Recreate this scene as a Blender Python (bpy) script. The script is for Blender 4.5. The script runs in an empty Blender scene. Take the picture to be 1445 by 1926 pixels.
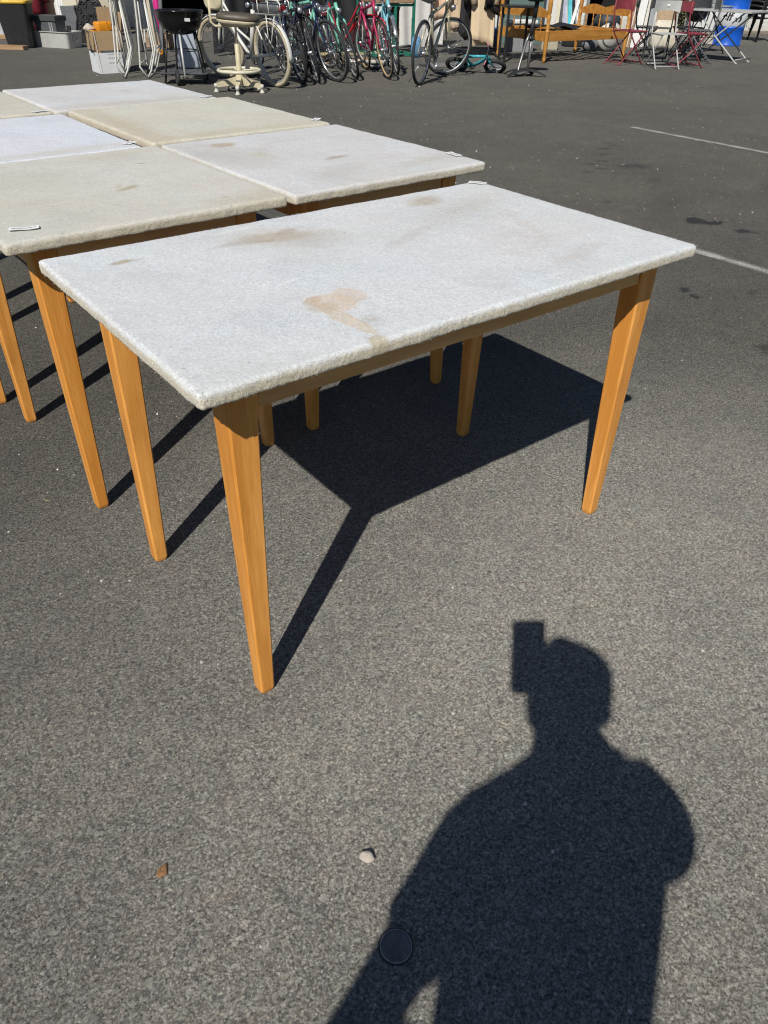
import bpy, bmesh, math, random
import numpy as np
from mathutils import Vector, Matrix, Euler, noise
random.seed(7)
rnd = random.uniform
PI = math.pi
R_ = math.radians
SC = bpy.context.scene
COL = SC.collection

# ------------------------------------------------------------------ camera
CAM = Vector((-0.3604, -0.8699, 1.2445))
ROT = Euler((0.9273, -0.0187, -0.6595), 'XYZ')
FPX, IW, IH = 1379.5, 1445.0, 1926.0
cam = bpy.data.cameras.new('camera'); co = bpy.data.objects.new('camera', cam); COL.objects.link(co)
cam.sensor_fit = 'VERTICAL'; cam.sensor_height = 36; cam.lens = FPX / IH * 36
cam.clip_start = 0.02; cam.clip_end = 2000
co.location = CAM; co.rotation_euler = ROT
SC.camera = co
RM = ROT.to_matrix()
HD = Vector((math.sin(0.6595), math.cos(0.6595), 0))      # the way the camera faces on the ground
RT = Vector((HD.y, -HD.x, 0))
YAW = math.atan2(RT.y, RT.x)
SUNX, SUNY = 0.8303, 0.5845                                # a height h throws its shadow h*(SUNX, SUNY)

def ray(u, v): return RM @ Vector(((u - IW / 2) / FPX, -(v - IH / 2) / FPX, -1))
def G(u, v, z=0.0):
    d = ray(u, v); return CAM + d * ((z - CAM.z) / d.z)
def P(u, v, dist):
    d = ray(u, v); return CAM + d * (dist / d.dot(HD))
def fwd(p): return (p - CAM).dot(HD)
def yaw2(a, b):
    a = G(*a); b = G(*b); return math.atan2(b.y - a.y, b.x - a.x)

# ------------------------------------------------------------------ mesh helper
class MB:
    def __init__(s): s.v = []; s.f = []; s.sm = []
    def add(s, vs, fs, smooth=False, M=None):
        b = len(s.v)
        s.v += [tuple(M @ Vector(p)) for p in vs] if M is not None else [tuple(p) for p in vs]
        s.f += [tuple(i + b for i in f) for f in fs]; s.sm += [smooth] * len(fs)
        return s
    def box(s, c, size, bev=0.0, M=None):
        hx, hy, hz = size[0] / 2, size[1] / 2, size[2] / 2
        c = Vector(c)
        if bev <= 0:
            vs = [c + Vector((x * hx, y * hy, z * hz)) for x in (-1, 1) for y in (-1, 1) for z in (-1, 1)]
            fs = [(0, 1, 3, 2), (4, 6, 7, 5), (0, 4, 5, 1), (2, 3, 7, 6), (0, 2, 6, 4), (1, 5, 7, 3)]
            return s.add(vs, fs, False, M)
        bev = min(bev, hx * .95, hy * .95, hz * .95)
        bm = bmesh.new()
        bmesh.ops.create_cube(bm, size=1, matrix=Matrix.Translation(c) @ Matrix.Diagonal((2 * hx, 2 * hy, 2 * hz, 1)))
        bmesh.ops.bevel(bm, geom=bm.edges[:], offset=bev, segments=3 if bev > .012 else 2, profile=.5, affect='EDGES')
        bm.verts.index_update()
        s.add([v.co.copy() for v in bm.verts], [[v.index for v in f.verts] for f in bm.faces], bev > .012, M); bm.free()
        return s
    def beam(s, a, b, w, h, bev=0.0, up=(0, 0, 1)):
        a = Vector(a); b = Vector(b); d = b - a; L = d.length; x = d.normalized()
        z = Vector(up); z = z - x * z.dot(x)
        if z.length < 1e-4: z = Vector((0, 1, 0)) - x * x.y
        z.normalize(); y = z.cross(x)
        M = Matrix.Translation((a + b) / 2) @ Matrix((x, y, z)).transposed().to_4x4()
        return s.box((0, 0, 0), (L, w, h), bev, M)
    def tube(s, pts, r, seg=8, closed=False, M=None, flat=1.0):
        pts = [Vector(p) for p in pts]; n = len(pts)
        rs = list(r) if isinstance(r, (list, tuple)) else [r] * n
        ts = []
        for i in range(n):
            if closed: t = pts[(i + 1) % n] - pts[i - 1]
            else: t = pts[min(i + 1, n - 1)] - pts[max(i - 1, 0)]
            ts.append(t.normalized() if t.length > 1e-9 else Vector((0, 0, 1)))
        nrm = Vector((0, 0, 1)) if abs(ts[0].z) < .9 else Vector((1, 0, 0))
        vs = []
        for i in range(n):
            nrm = nrm - ts[i] * nrm.dot(ts[i])
            if nrm.length < 1e-6: nrm = ts[i].orthogonal()
            nrm.normalize(); bn = ts[i].cross(nrm)
            for k in range(seg):
                a = 2 * PI * k / seg
                vs.append(pts[i] + nrm * (math.cos(a) * rs[i]) + bn * (math.sin(a) * rs[i] * flat))
        fs = []
        for i in range(n if closed else n - 1):
            j = (i + 1) % n
            for k in range(seg):
                k2 = (k + 1) % seg
                fs.append((i * seg + k, i * seg + k2, j * seg + k2, j * seg + k))
        if not closed:
            fs.append(tuple(range(seg))[::-1]); fs.append(tuple((n - 1) * seg + k for k in range(seg)))
        return s.add(vs, fs, True, M)
    def ring(s, c, ax, R, r, n=36, seg=8, M=None, flat=1.0):
        c = Vector(c); ax = Vector(ax).normalized(); u = ax.orthogonal().normalized(); w = ax.cross(u)
        return s.tube([c + u * (R * math.cos(2 * PI * i / n)) + w * (R * math.sin(2 * PI * i / n)) for i in range(n)], r, seg, True, M, flat)
    def lathe(s, prof, seg=24, c=(0, 0, 0), M=None, smooth=True):
        vs = []; n = len(prof)
        for r, z in prof:
            for k in range(seg):
                a = 2 * PI * k / seg; vs.append((c[0] + r * math.cos(a), c[1] + r * math.sin(a), c[2] + z))
        fs = [(i * seg + k, i * seg + (k + 1) % seg, (i + 1) * seg + (k + 1) % seg, (i + 1) * seg + k) for i in range(n - 1) for k in range(seg)]
        if prof[0][0] > 1e-5: fs.append(tuple(range(seg))[::-1])
        if prof[-1][0] > 1e-5: fs.append(tuple((n - 1) * seg + k for k in range(seg)))
        return s.add(vs, fs, smooth, M)
    def prism(s, out, y0, y1, M=None):
        """outline in x,z; thickness along y"""
        n = len(out)
        vs = [(x, y0, z) for x, z in out] + [(x, y1, z) for x, z in out]
        fs = [tuple(range(n)), tuple(range(n, 2 * n))[::-1]] + [(i, i + n, (i + 1) % n + n, (i + 1) % n) for i in range(n)]
        return s.add(vs, fs, False, M)
    def loft(s, secs, caps=(True, True), smooth=False, M=None, closed=True):
        n = len(secs[0]); vs = [p for q in secs for p in q]; fs = []
        for i in range(len(secs) - 1):
            for k in range(n if closed else n - 1):
                k2 = (k + 1) % n
                fs.append((i * n + k, i * n + k2, (i + 1) * n + k2, (i + 1) * n + k))
        b = len(s.v)
        s.add(vs, fs, smooth, M)
        if caps[0]: s.f.append(tuple(b + k for k in range(n))[::-1]); s.sm.append(False)
        if caps[1]: s.f.append(tuple(b + (len(secs) - 1) * n + k for k in range(n))); s.sm.append(False)
        return s
    def grid(s, fn, nu, nv, smooth=True, M=None):
        vs = [fn(i / nu, j / nv) for i in range(nu + 1) for j in range(nv + 1)]
        fs = [(i * (nv + 1) + j, (i + 1) * (nv + 1) + j, (i + 1) * (nv + 1) + j + 1, i * (nv + 1) + j + 1) for i in range(nu) for j in range(nv)]
        return s.add(vs, fs, smooth, M)
    def build(s, name, mat, parent=None, fix=True):
        me = bpy.data.meshes.new(name); me.from_pydata(s.v, [], s.f)
        me.polygons.foreach_set('use_smooth', s.sm)
        if fix:
            bm = bmesh.new(); bm.from_mesh(me); bmesh.ops.recalc_face_normals(bm, faces=bm.faces); bm.to_mesh(me); bm.free()
        me.materials.append(mat); me.update()
        o = bpy.data.objects.new(name, me); COL.objects.link(o)
        if parent is not None: o.parent = parent
        return o

def rrect(w, d, r, z, n=4, cx=0, cy=0):
    pts = []
    for (sx, sy, a0) in ((1, 1, 0), (-1, 1, 90), (-1, -1, 180), (1, -1, 270)):
        for k in range(n + 1):
            a = R_(a0 + 90 * k / n)
            pts.append((cx + sx * (w / 2 - r) + r * math.cos(a), cy + sy * (d / 2 - r) + r * math.sin(a), z))
    return pts

# ------------------------------------------------------------------ tags
def tag(o, label=None, cat=None, group=None, kind=None):
    if label: o['label'] = label
    if cat: o['category'] = cat
    if group: o['group'] = group
    if kind: o['kind'] = kind
    return o
def thing(name, label, cat, loc=(0, 0, 0), rz=0.0, group=None, rot=None):
    o = bpy.data.objects.new(name, None); COL.objects.link(o)
    o.empty_display_size = .1
    o.location = loc; o.rotation_euler = rot if rot else (0, 0, rz)
    return tag(o, label, cat, group)
def copy_tree(o, parent=None):
    c = o.copy(); COL.objects.link(c)
    if parent is not None: c.parent = parent
    for ch in list(o.children): copy_tree(ch, c)
    return c

# ------------------------------------------------------------------ materials
def nmat(name):
    m = bpy.data.materials.new(name); m.use_nodes = True
    nt = m.node_tree; b = nt.nodes['Principled BSDF']
    return m, nt, b
def N(nt, typ, **kw):
    n = nt.nodes.new(typ)
    for k, v in kw.items():
        if k in n.inputs.keys() if isinstance(k, str) else False: n.inputs[k].default_value = v
        else: setattr(n, k, v)
    return n
def lnk(nt, a, b): nt.links.new(a, b)
def setin(nt, sock, v):
    if hasattr(v, 'is_output') or isinstance(v, bpy.types.NodeSocket): nt.links.new(v, sock)
    else: sock.default_value = v
def math_n(nt, op, a, b=None, clamp=False):
    n = nt.nodes.new('ShaderNodeMath'); n.operation = op; n.use_clamp = clamp
    setin(nt, n.inputs[0], a)
    if b is not None: setin(nt, n.inputs[1], b)
    return n.outputs[0]
def mix_c(nt, f, a, b, mode='MIX'):
    n = nt.nodes.new('ShaderNodeMix'); n.data_type = 'RGBA'; n.blend_type = mode
    setin(nt, n.inputs[0], f); setin(nt, n.inputs[6], a); setin(nt, n.inputs[7], b)
    return n.outputs[2]
def c4(c): return (c[0], c[1], c[2], 1)
def noise_n(nt, vec, scale, detail=3, rough=.55, dim='3D'):
    n = nt.nodes.new('ShaderNodeTexNoise'); n.inputs['Scale'].default_value = scale
    n.inputs['Detail'].default_value = detail; n.inputs['Roughness'].default_value = rough
    if vec is not None: nt.links.new(vec, n.inputs['Vector'])
    return n.outputs['Fac']
def ramp_n(nt, fac, lo, hi, a=0.0, b=1.0):
    n = nt.nodes.new('ShaderNodeMapRange'); n.clamp = True
    setin(nt, n.inputs[0], fac)
    for i, v in enumerate((lo, hi, a, b)): n.inputs[1 + i].default_value = v
    return n.outputs[0]
def mapping(nt, vec, scale=(1, 1, 1), loc=(0, 0, 0), rot=(0, 0, 0), typ='POINT'):
    n = nt.nodes.new('ShaderNodeMapping'); n.vector_type = typ
    n.inputs['Location'].default_value = loc; n.inputs['Rotation'].default_value = rot; n.inputs['Scale'].default_value = scale
    nt.links.new(vec, n.inputs['Vector']); return n.outputs[0]
def stain(nt, vec, cx, cy, rx, ry, rot=0.0, soft=.3):
    m = mapping(nt, vec, (rx, ry, 1000), (cx, cy, 0), (0, 0, rot), 'TEXTURE')
    l = nt.nodes.new('ShaderNodeVectorMath'); l.operation = 'LENGTH'; nt.links.new(m, l.inputs[0])
    return ramp_n(nt, l.outputs['Value'], 1 + soft, 1 - soft)
def wobble(nt, vec, scale, amt):
    n = nt.nodes.new('ShaderNodeTexNoise'); n.inputs['Scale'].default_value = scale; n.inputs['Detail'].default_value = 4
    nt.links.new(vec, n.inputs['Vector'])
    s = nt.nodes.new('ShaderNodeVectorMath'); s.operation = 'SUBTRACT'; nt.links.new(n.outputs['Color'], s.inputs[0]); s.inputs[1].default_value = (.5, .5, .5)
    k = nt.nodes.new('ShaderNodeVectorMath'); k.operation = 'SCALE'; nt.links.new(s.outputs[0], k.inputs[0]); k.inputs['Scale'].default_value = amt
    a = nt.nodes.new('ShaderNodeVectorMath'); a.operation = 'ADD'; nt.links.new(vec, a.inputs[0]); nt.links.new(k.outputs[0], a.inputs[1])
    return a.outputs[0]
def objco(nt): return nt.nodes.new('ShaderNodeTexCoord').outputs['Object']
def bump_n(nt, b, h, strength=.3, dist=.002):
    n = nt.nodes.new('ShaderNodeBump'); n.inputs['Strength'].default_value = strength; n.inputs['Distance'].default_value = dist
    nt.links.new(h, n.inputs['Height']); nt.links.new(n.outputs[0], b.inputs['Normal'])

_mats = {}
def M(name, col, rough=.5, metal=0.0, var=.25, scale=9.0, bump=.0, bscale=120.0, coat=0.0, spec=None):
    """plain painted / plastic / metal surface with uneven wear"""
    if name in _mats: return _mats[name]
    m, nt, b = nmat(name)
    vec = objco(nt)
    n1 = noise_n(nt, vec, scale, 5, .65); n2 = noise_n(nt, vec, scale * 7, 3, .6)
    dark = tuple(c * (1 - var) for c in col); lite = tuple(min(.95, c * (1 + var * .5) + .01 * var) for c in col)
    f = math_n(nt, 'ADD', math_n(nt, 'MULTIPLY', n1, .7), math_n(nt, 'MULTIPLY', n2, .3))
    lnk(nt, mix_c(nt, ramp_n(nt, f, .33, .67), c4(dark), c4(lite)), b.inputs['Base Color'])
    b.inputs['Metallic'].default_value = metal
    lnk(nt, ramp_n(nt, n2, .3, .7, max(.03, rough - .09), min(1, rough + .12)), b.inputs['Roughness'])
    if coat: b.inputs['Coat Weight'].default_value = coat
    if spec is not None: b.inputs['Specular IOR Level'].default_value = spec
    if bump: bump_n(nt, b, noise_n(nt, vec, bscale, 3), bump, .002)
    _mats[name] = m; return m

def wood(name, a, c, axis='Z', rough=.42, gscale=1.0):
    if name in _mats: return _mats[name]
    m, nt, b = nmat(name); vec = objco(nt)
    info = nt.nodes.new('ShaderNodeObjectInfo')
    off = nt.nodes.new('ShaderNodeVectorMath'); off.operation = 'ADD'; lnk(nt, vec, off.inputs[0])
    cm = nt.nodes.new('ShaderNodeCombineXYZ')
    for i in range(3): lnk(nt, math_n(nt, 'MULTIPLY', info.outputs['Random'], 7.0 + i), cm.inputs[i])
    lnk(nt, cm.outputs[0], off.inputs[1])
    sc = {'Z': (26, 26, 1.4), 'X': (1.4, 26, 26), 'Y': (26, 1.4, 26)}[axis]
    sc = tuple(x * gscale for x in sc)
    mp = mapping(nt, off.outputs[0], sc)
    g1 = noise_n(nt, wobble(nt, mp, .6, .8), 1.0, 5, .6)
    fine = noise_n(nt, mapping(nt, off.outputs[0], tuple(x * 9 for x in sc)), 1.0, 3, .7)
    f = math_n(nt, 'ADD', math_n(nt, 'MULTIPLY', g1, .75), math_n(nt, 'MULTIPLY', fine, .25))
    col = mix_c(nt, ramp_n(nt, f, .40, .60), c4(a), c4(c))
    blot = noise_n(nt, off.outputs[0], 5, 3)
    col = mix_c(nt, ramp_n(nt, blot, .55, .8, 0, .35), col, c4(tuple(x * .62 for x in a)))
    pore = ramp_n(nt, noise_n(nt, mapping(nt, off.outputs[0], tuple(x * 14 for x in sc)), 1.0, 2, .5), .60, .72)
    col = mix_c(nt, math_n(nt, 'MULTIPLY', pore, .35), col, c4(tuple(x * .5 for x in a)))
    scf = ramp_n(nt, noise_n(nt, mapping(nt, off.outputs[0], tuple(x * 3 for x in sc), rot=(.25, .15, 0)), 1.0, 4, .75), .70, .76)
    col = mix_c(nt, math_n(nt, 'MULTIPLY', scf, .35), col, c4(tuple(min(.9, x * 1.25 + .08) for x in c)))
    tint = mix_c(nt, info.outputs['Random'], (1.0, 1.0, 1.06, 1), (.94, .88, .72, 1))
    col = mix_c(nt, 1.0, col, tint, 'MULTIPLY')
    lnk(nt, col, b.inputs['Base Color'])
    lnk(nt, ramp_n(nt, fine, .3, .7, rough - .08, rough + .12), b.inputs['Roughness'])
    bump_n(nt, b, fine, .12, .0006)
    _mats[name] = m; return m

# ------------------------------------------------------------------ light, sky
w = bpy.data.worlds.new('World'); SC.world = w; w.use_nodes = True
wn = w.node_tree
sky = wn.nodes.new('ShaderNodeTexSky'); sky.sky_type = 'NISHITA'; sky.sun_disc = False
d = Vector((SUNX, SUNY, -1)).normalized()
sky.sun_elevation = math.asin(-d.z); sky.sun_rotation = math.atan2(-d.x, -d.y) % (2 * PI)
sky.air_density = 1.0; sky.dust_density = .25; sky.ozone_density = 3.5
bg = wn.nodes['Background']; bg.inputs['Strength'].default_value = .055
wn.links.new(sky.outputs[0], bg.inputs['Color'])
sl = bpy.data.lights.new('sun', 'SUN'); so = bpy.data.objects.new('sun', sl); COL.objects.link(so)
sl.energy = 4.5; sl.angle = R_(.53); sl.color = (1.0, .955, .88)
so.location = (-4, -3, 8); so.rotation_euler = d.to_track_quat('-Z', 'Y').to_euler()
SC.view_settings.view_transform = 'Standard'; SC.view_settings.look = 'None'
SC.view_settings.exposure = 0.0; SC.view_settings.gamma = 1.0
try: SC.view_settings.use_curve_mapping = False
except Exception: pass
SC.render.engine = 'CYCLES'
SC.cycles.filter_width = 1.15; SC.cycles.max_bounces = 6; SC.cycles.diffuse_bounces = 3; SC.cycles.glossy_bounces = 3; SC.cycles.transparent_max_bounces = 8

# ------------------------------------------------------------------ ground
def asphalt():
    m, nt, b = nmat('asphalt'); vec = objco(nt)
    wv = wobble(nt, vec, 90, .006)
    vo = nt.nodes.new('ShaderNodeTexVoronoi'); vo.inputs['Scale'].default_value = 235; lnk(nt, wv, vo.inputs['Vector'])
    vo2 = nt.nodes.new('ShaderNodeTexVoronoi'); vo2.inputs['Scale'].default_value = 470; lnk(nt, wv, vo2.inputs['Vector'])
    sep = nt.nodes.new('ShaderNodeSeparateColor'); lnk(nt, vo.outputs['Color'], sep.inputs[0])
    sep2 = nt.nodes.new('ShaderNodeSeparateColor'); lnk(nt, vo2.outputs['Color'], sep2.inputs[0])
    fr = noise_n(nt, wobble(nt, vec, 190, .004), 250, 6, .74); fr2 = noise_n(nt, mapping(nt, vec, (1, 1, 1), (3, 1, 0)), 130, 6, .74)
    grain = math_n(nt, 'ADD', math_n(nt, 'MULTIPLY', fr, .6), math_n(nt, 'MULTIPLY', fr2, .4))
    grain = ramp_n(nt, grain, .36, .64)
    cell = math_n(nt, 'ADD', math_n(nt, 'MULTIPLY', sep.outputs[0], .26), math_n(nt, 'MULTIPLY', sep2.outputs[0], .20))
    cell = math_n(nt, 'ADD', cell, math_n(nt, 'MULTIPLY', grain, .54))
    cr = nt.nodes.new('ShaderNodeValToRGB'); lnk(nt, cell, cr.inputs[0])
    e = cr.color_ramp.elements
    e[0].position = .22; e[0].color = (.062, .060, .055, 1)
    e[1].position = .80; e[1].color = (.44, .425, .385, 1)
    x = e.new(.5); x.color = (.222, .213, .193, 1)
    col = cr.outputs[0]
    # binder between the stones
    gap = ramp_n(nt, vo.outputs['Distance'], .42, .75)
    col = mix_c(nt, math_n(nt, 'MULTIPLY', gap, .25), col, (.075, .07, .066, 1))
    # colour of single stones
    hue = mix_c(nt, sep.outputs[1], (1.04, 1.0, .95, 1), (.97, 1.0, 1.03, 1))
    col = mix_c(nt, .8, col, hue, 'MULTIPLY')
    # a few very pale and very dark chippings
    pale = ramp_n(nt, sep.outputs[2], .972, .978)
    col = mix_c(nt, math_n(nt, 'MULTIPLY', pale, .6), col, (.46, .44, .40, 1))
    dk = ramp_n(nt, sep2.outputs[2], .93, .95)
    col = mix_c(nt, math_n(nt, 'MULTIPLY', dk, .42), col, (.05, .052, .055, 1))
    vo3 = nt.nodes.new('ShaderNodeTexVoronoi'); vo3.inputs['Scale'].default_value = 92; lnk(nt, wobble(nt, vec, 60, .012), vo3.inputs['Vector'])
    sep3 = nt.nodes.new('ShaderNodeSeparateColor'); lnk(nt, vo3.outputs['Color'], sep3.inputs[0])
    chip = math_n(nt, 'MULTIPLY', ramp_n(nt, vo3.outputs['Distance'], .52, .36), math_n(nt, 'MULTIPLY', ramp_n(nt, sep3.outputs[0], .80, .84), .62))
    col = mix_c(nt, chip, col, mix_c(nt, ramp_n(nt, sep3.outputs[1], .25, .75), (.075, .077, .080, 1), (.14, .136, .13, 1)))
    chip2 = math_n(nt, 'MULTIPLY', ramp_n(nt, vo3.outputs['Distance'], .45, .30), math_n(nt, 'MULTIPLY', ramp_n(nt, sep3.outputs[2], .93, .95), .5))
    col = mix_c(nt, chip2, col, (.38, .36, .32, 1))
    # broad traffic wear
    big = noise_n(nt, vec, .55, 5, .6); mid = noise_n(nt, vec, 3.2, 5, .6); sml = noise_n(nt, vec, 17, 4, .6)
    wear = math_n(nt, 'ADD', math_n(nt, 'MULTIPLY', big, .45), math_n(nt, 'ADD', math_n(nt, 'MULTIPLY', mid, .35), math_n(nt, 'MULTIPLY', sml, .2)))
    wcol = mix_c(nt, ramp_n(nt, wear, .36, .64), (.78, .79, .81, 1), (1.12, 1.10, 1.05, 1))
    tint = nt.nodes.new('ShaderNodeTexNoise'); tint.inputs['Scale'].default_value = 26; tint.inputs['Detail'].default_value = 2; lnk(nt, vec, tint.inputs['Vector'])
    ts = nt.nodes.new('ShaderNodeSeparateColor'); lnk(nt, tint.outputs['Color'], ts.inputs[0])
    col = mix_c(nt, ramp_n(nt, ts.outputs[0], .52, .72, 0, .28), col, mix_c(nt, 1.0, col, (1.12, .98, .86, 1), 'MULTIPLY'))
    col = mix_c(nt, ramp_n(nt, ts.outputs[1], .52, .72, 0, .35), col, mix_c(nt, 1.0, col, (.90, 1.02, 1.0, 1), 'MULTIPLY'))
    col = mix_c(nt, 1.0, col, wcol, 'MULTIPLY')
    # brighter ground round the person's shadow: sunlight thrown back, painted into the asphalt colour
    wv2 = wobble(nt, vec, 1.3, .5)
    lightened = stain(nt, wv2, .35, -.65, 1.95, 1.35, -.25, .62); hotspot = stain(nt, wv2, 1.05, -.10, 1.15, .75, -.2, .75)
    lightened = math_n(nt, 'ADD', math_n(nt, 'ADD', math_n(nt, 'MULTIPLY', lightened, .66), math_n(nt, 'MULTIPLY', hotspot, .50)), .60)
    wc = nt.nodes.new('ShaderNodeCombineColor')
    for i_ in range(3): lnk(nt, lightened, wc.inputs[i_])
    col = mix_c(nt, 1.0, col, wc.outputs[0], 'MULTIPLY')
    # wet spots and drips
    wb = wobble(nt, vec, 14, .12); wb2 = wobble(nt, vec, 30, .05)
    tot = None
    for (cx, cy, rx, ry, rot, soft, k) in [(4.06, 1.665, .085, .05, .2, .15, .95), (4.105, 1.57, .075, .045, -.3, .15, .95), (4.11, 1.365, .06, .042, 0, .2, .9),
            (4.14, 1.30, .022, .015, 0, .2, .8), (2.953, .972, .04, .026, .4, .3, .85), (2.91, .90, .03, .02, 0, .3, .85), (5.03, 2.84, .14, .07, -.5, .5, .5),
            (4.75, 2.45, .10, .05, .4, .5, .4), (2.63, .38, .05, .03, 0, .5, .55), (3.2, .75, .04, .02, 0, .5, .4),
            (3.95, 2.25, .05, .03, .1, .4, .5), (4.55, 2.32, .035, .02, .1, .4, .6), (5.4, 1.9, .3, .06, .3, .8, .25), (4.3, 2.0, .4, .1, .6, .9, .2)]:
        f = math_n(nt, 'MULTIPLY', stain(nt, wb, cx, cy, rx, ry, rot, soft), k)
        tot = f if tot is None else math_n(nt, 'MAXIMUM', tot, f)
    for i in range(9):
        t = i / 8
        f = math_n(nt, 'MULTIPLY', stain(nt, wb2, 4.55 + 1.1 * t + .05 * math.sin(i * 2.1), 2.874 + .68 * t + .04 * math.cos(i * 3.3), .05, .022, -.8, .5), .62)
        tot = math_n(nt, 'MAXIMUM', tot, f)
    # the tyre-dark band along the row of things and some old oil
    tot = math_n(nt, 'MAXIMUM', tot, math_n(nt, 'MULTIPLY', ramp_n(nt, noise_n(nt, vec, 1.7, 6, .7), .66, .74), .28))
    col = mix_c(nt, tot, col, (.030, .030, .030, 1))
    lnk(nt, col, b.inputs['Base Color'])
    lnk(nt, ramp_n(nt, tot, 0, 1, .86, .5), b.inputs['Roughness'])
    b.inputs['Specular IOR Level'].default_value = .16
    h = math_n(nt, 'ADD', math_n(nt, 'MULTIPLY', grain, 1.0), math_n(nt, 'MULTIPLY', math_n(nt, 'SUBTRACT', 1.0, vo.outputs['Distance']), .22))
    bump_n(nt, b, h, .95, .0052)
    b.inputs['Diffuse Roughness'].default_value = .7
    return m
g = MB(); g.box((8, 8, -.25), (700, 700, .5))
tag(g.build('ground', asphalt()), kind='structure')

def paint():
    m, nt, b = nmat('road_paint'); vec = objco(nt)
    b.inputs['Base Color'].default_value = (.46, .45, .42, 1); b.inputs['Roughness'].default_value = .75
    tr = nt.nodes.new('ShaderNodeBsdfTransparent'); mx = nt.nodes.new('ShaderNodeMixShader')
    n1 = noise_n(nt, vec, 130, 4, .75); n2 = noise_n(nt, vec, 7, 3)
    # worn through, most of all along the edges
    sx = nt.nodes.new('ShaderNodeSeparateXYZ'); lnk(nt, vec, sx.inputs[0])
    ed = math_n(nt, 'MULTIPLY', math_n(nt, 'ABSOLUTE', sx.outputs[0]), 3.2)
    t = math_n(nt, 'ADD', math_n(nt, 'ADD', n1, math_n(nt, 'MULTIPLY', n2, .35)), ed)
    lnk(nt, ramp_n(nt, t, .66, .86, .95, 0), mx.inputs[0])
    lnk(nt, tr.outputs[0], mx.inputs[1]); lnk(nt, b.outputs[0], mx.inputs[2])
    lnk(nt, mx.outputs[0], nt.nodes['Material Output'].inputs['Surface'])
    return m
PAINT = paint()
for (x, y0, y1) in ((6.44, -6, 3.93), (3.533, -6, 3.0)):
    s = MB(); s.add([(-.045, y0, 0), (.045, y0, 0), (.045, y1, 0), (-.045, y1, 0)], [(0, 1, 2, 3)])
    o = s.build('parking_line', PAINT, fix=False); o.location = (x, 0, .004); tag(o, kind='structure')

# strip of gravel and dirt at the foot of the building behind the row of goods
def gravel():
    m, nt, b = nmat('gravel'); vec = objco(nt)
    vo = nt.nodes.new('ShaderNodeTexVoronoi'); vo.inputs['Scale'].default_value = 38; lnk(nt, wobble(nt, vec, 20, .03), vo.inputs['Vector'])
    sep = nt.nodes.new('ShaderNodeSeparateColor'); lnk(nt, vo.outputs['Color'], sep.inputs[0])
    col = mix_c(nt, sep.outputs[0], (.10, .082, .062, 1), (.36, .32, .26, 1))
    col = mix_c(nt, ramp_n(nt, noise_n(nt, vec, 2.5, 4), .4, .7), col, (.14, .11, .08, 1))
    lnk(nt, col, b.inputs['Base Color']); b.inputs['Roughness'].default_value = .9
    bump_n(nt, b, vo.outputs['Distance'], .8, .02)
    return m
def LF(s, dd, z=0.0): return Vector((CAM.x, CAM.y, 0)) + RT * s + HD * dd + Vector((0, 0, z))
WALL_A, WALL_B = LF(-11, 17.6), LF(15, 23.4)
wd = (WALL_B - WALL_A).normalized(); wnrm = Vector((wd.y, -wd.x, 0))     # wnrm points to the camera
if wnrm.dot(CAM - WALL_A) < 0: wnrm = -wnrm
s = MB()
a, bb = WALL_A, WALL_B
n = 60; pts0 = []; pts1 = []
for i in range(n + 1):
    p = a.lerp(bb, i / n); e = .55 + .25 * noise.noise((i * .3, 0, 0)) + .12 * noise.noise((i * 1.7, 3, 0))
    pts0.append(p + wnrm * max(.2, e + .3) + Vector((0, 0, .004))); pts1.append(p - wnrm * .3 + Vector((0, 0, .012)))
s.loft([pts0, pts1], (False, False), closed=False)
tag(s.build('gravel_path', gravel()), kind='structure')

# ------------------------------------------------------------------ tables
LM = wood('beech', (.66, .275, .050), (.88, .425, .110), 'Z')
LMX = wood('beech_rail', (.66, .36, .13), (.82, .49, .19), 'X')
LMY = wood('beech_side_rail', (.64, .34, .11), (.80, .46, .16), 'Y')

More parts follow.
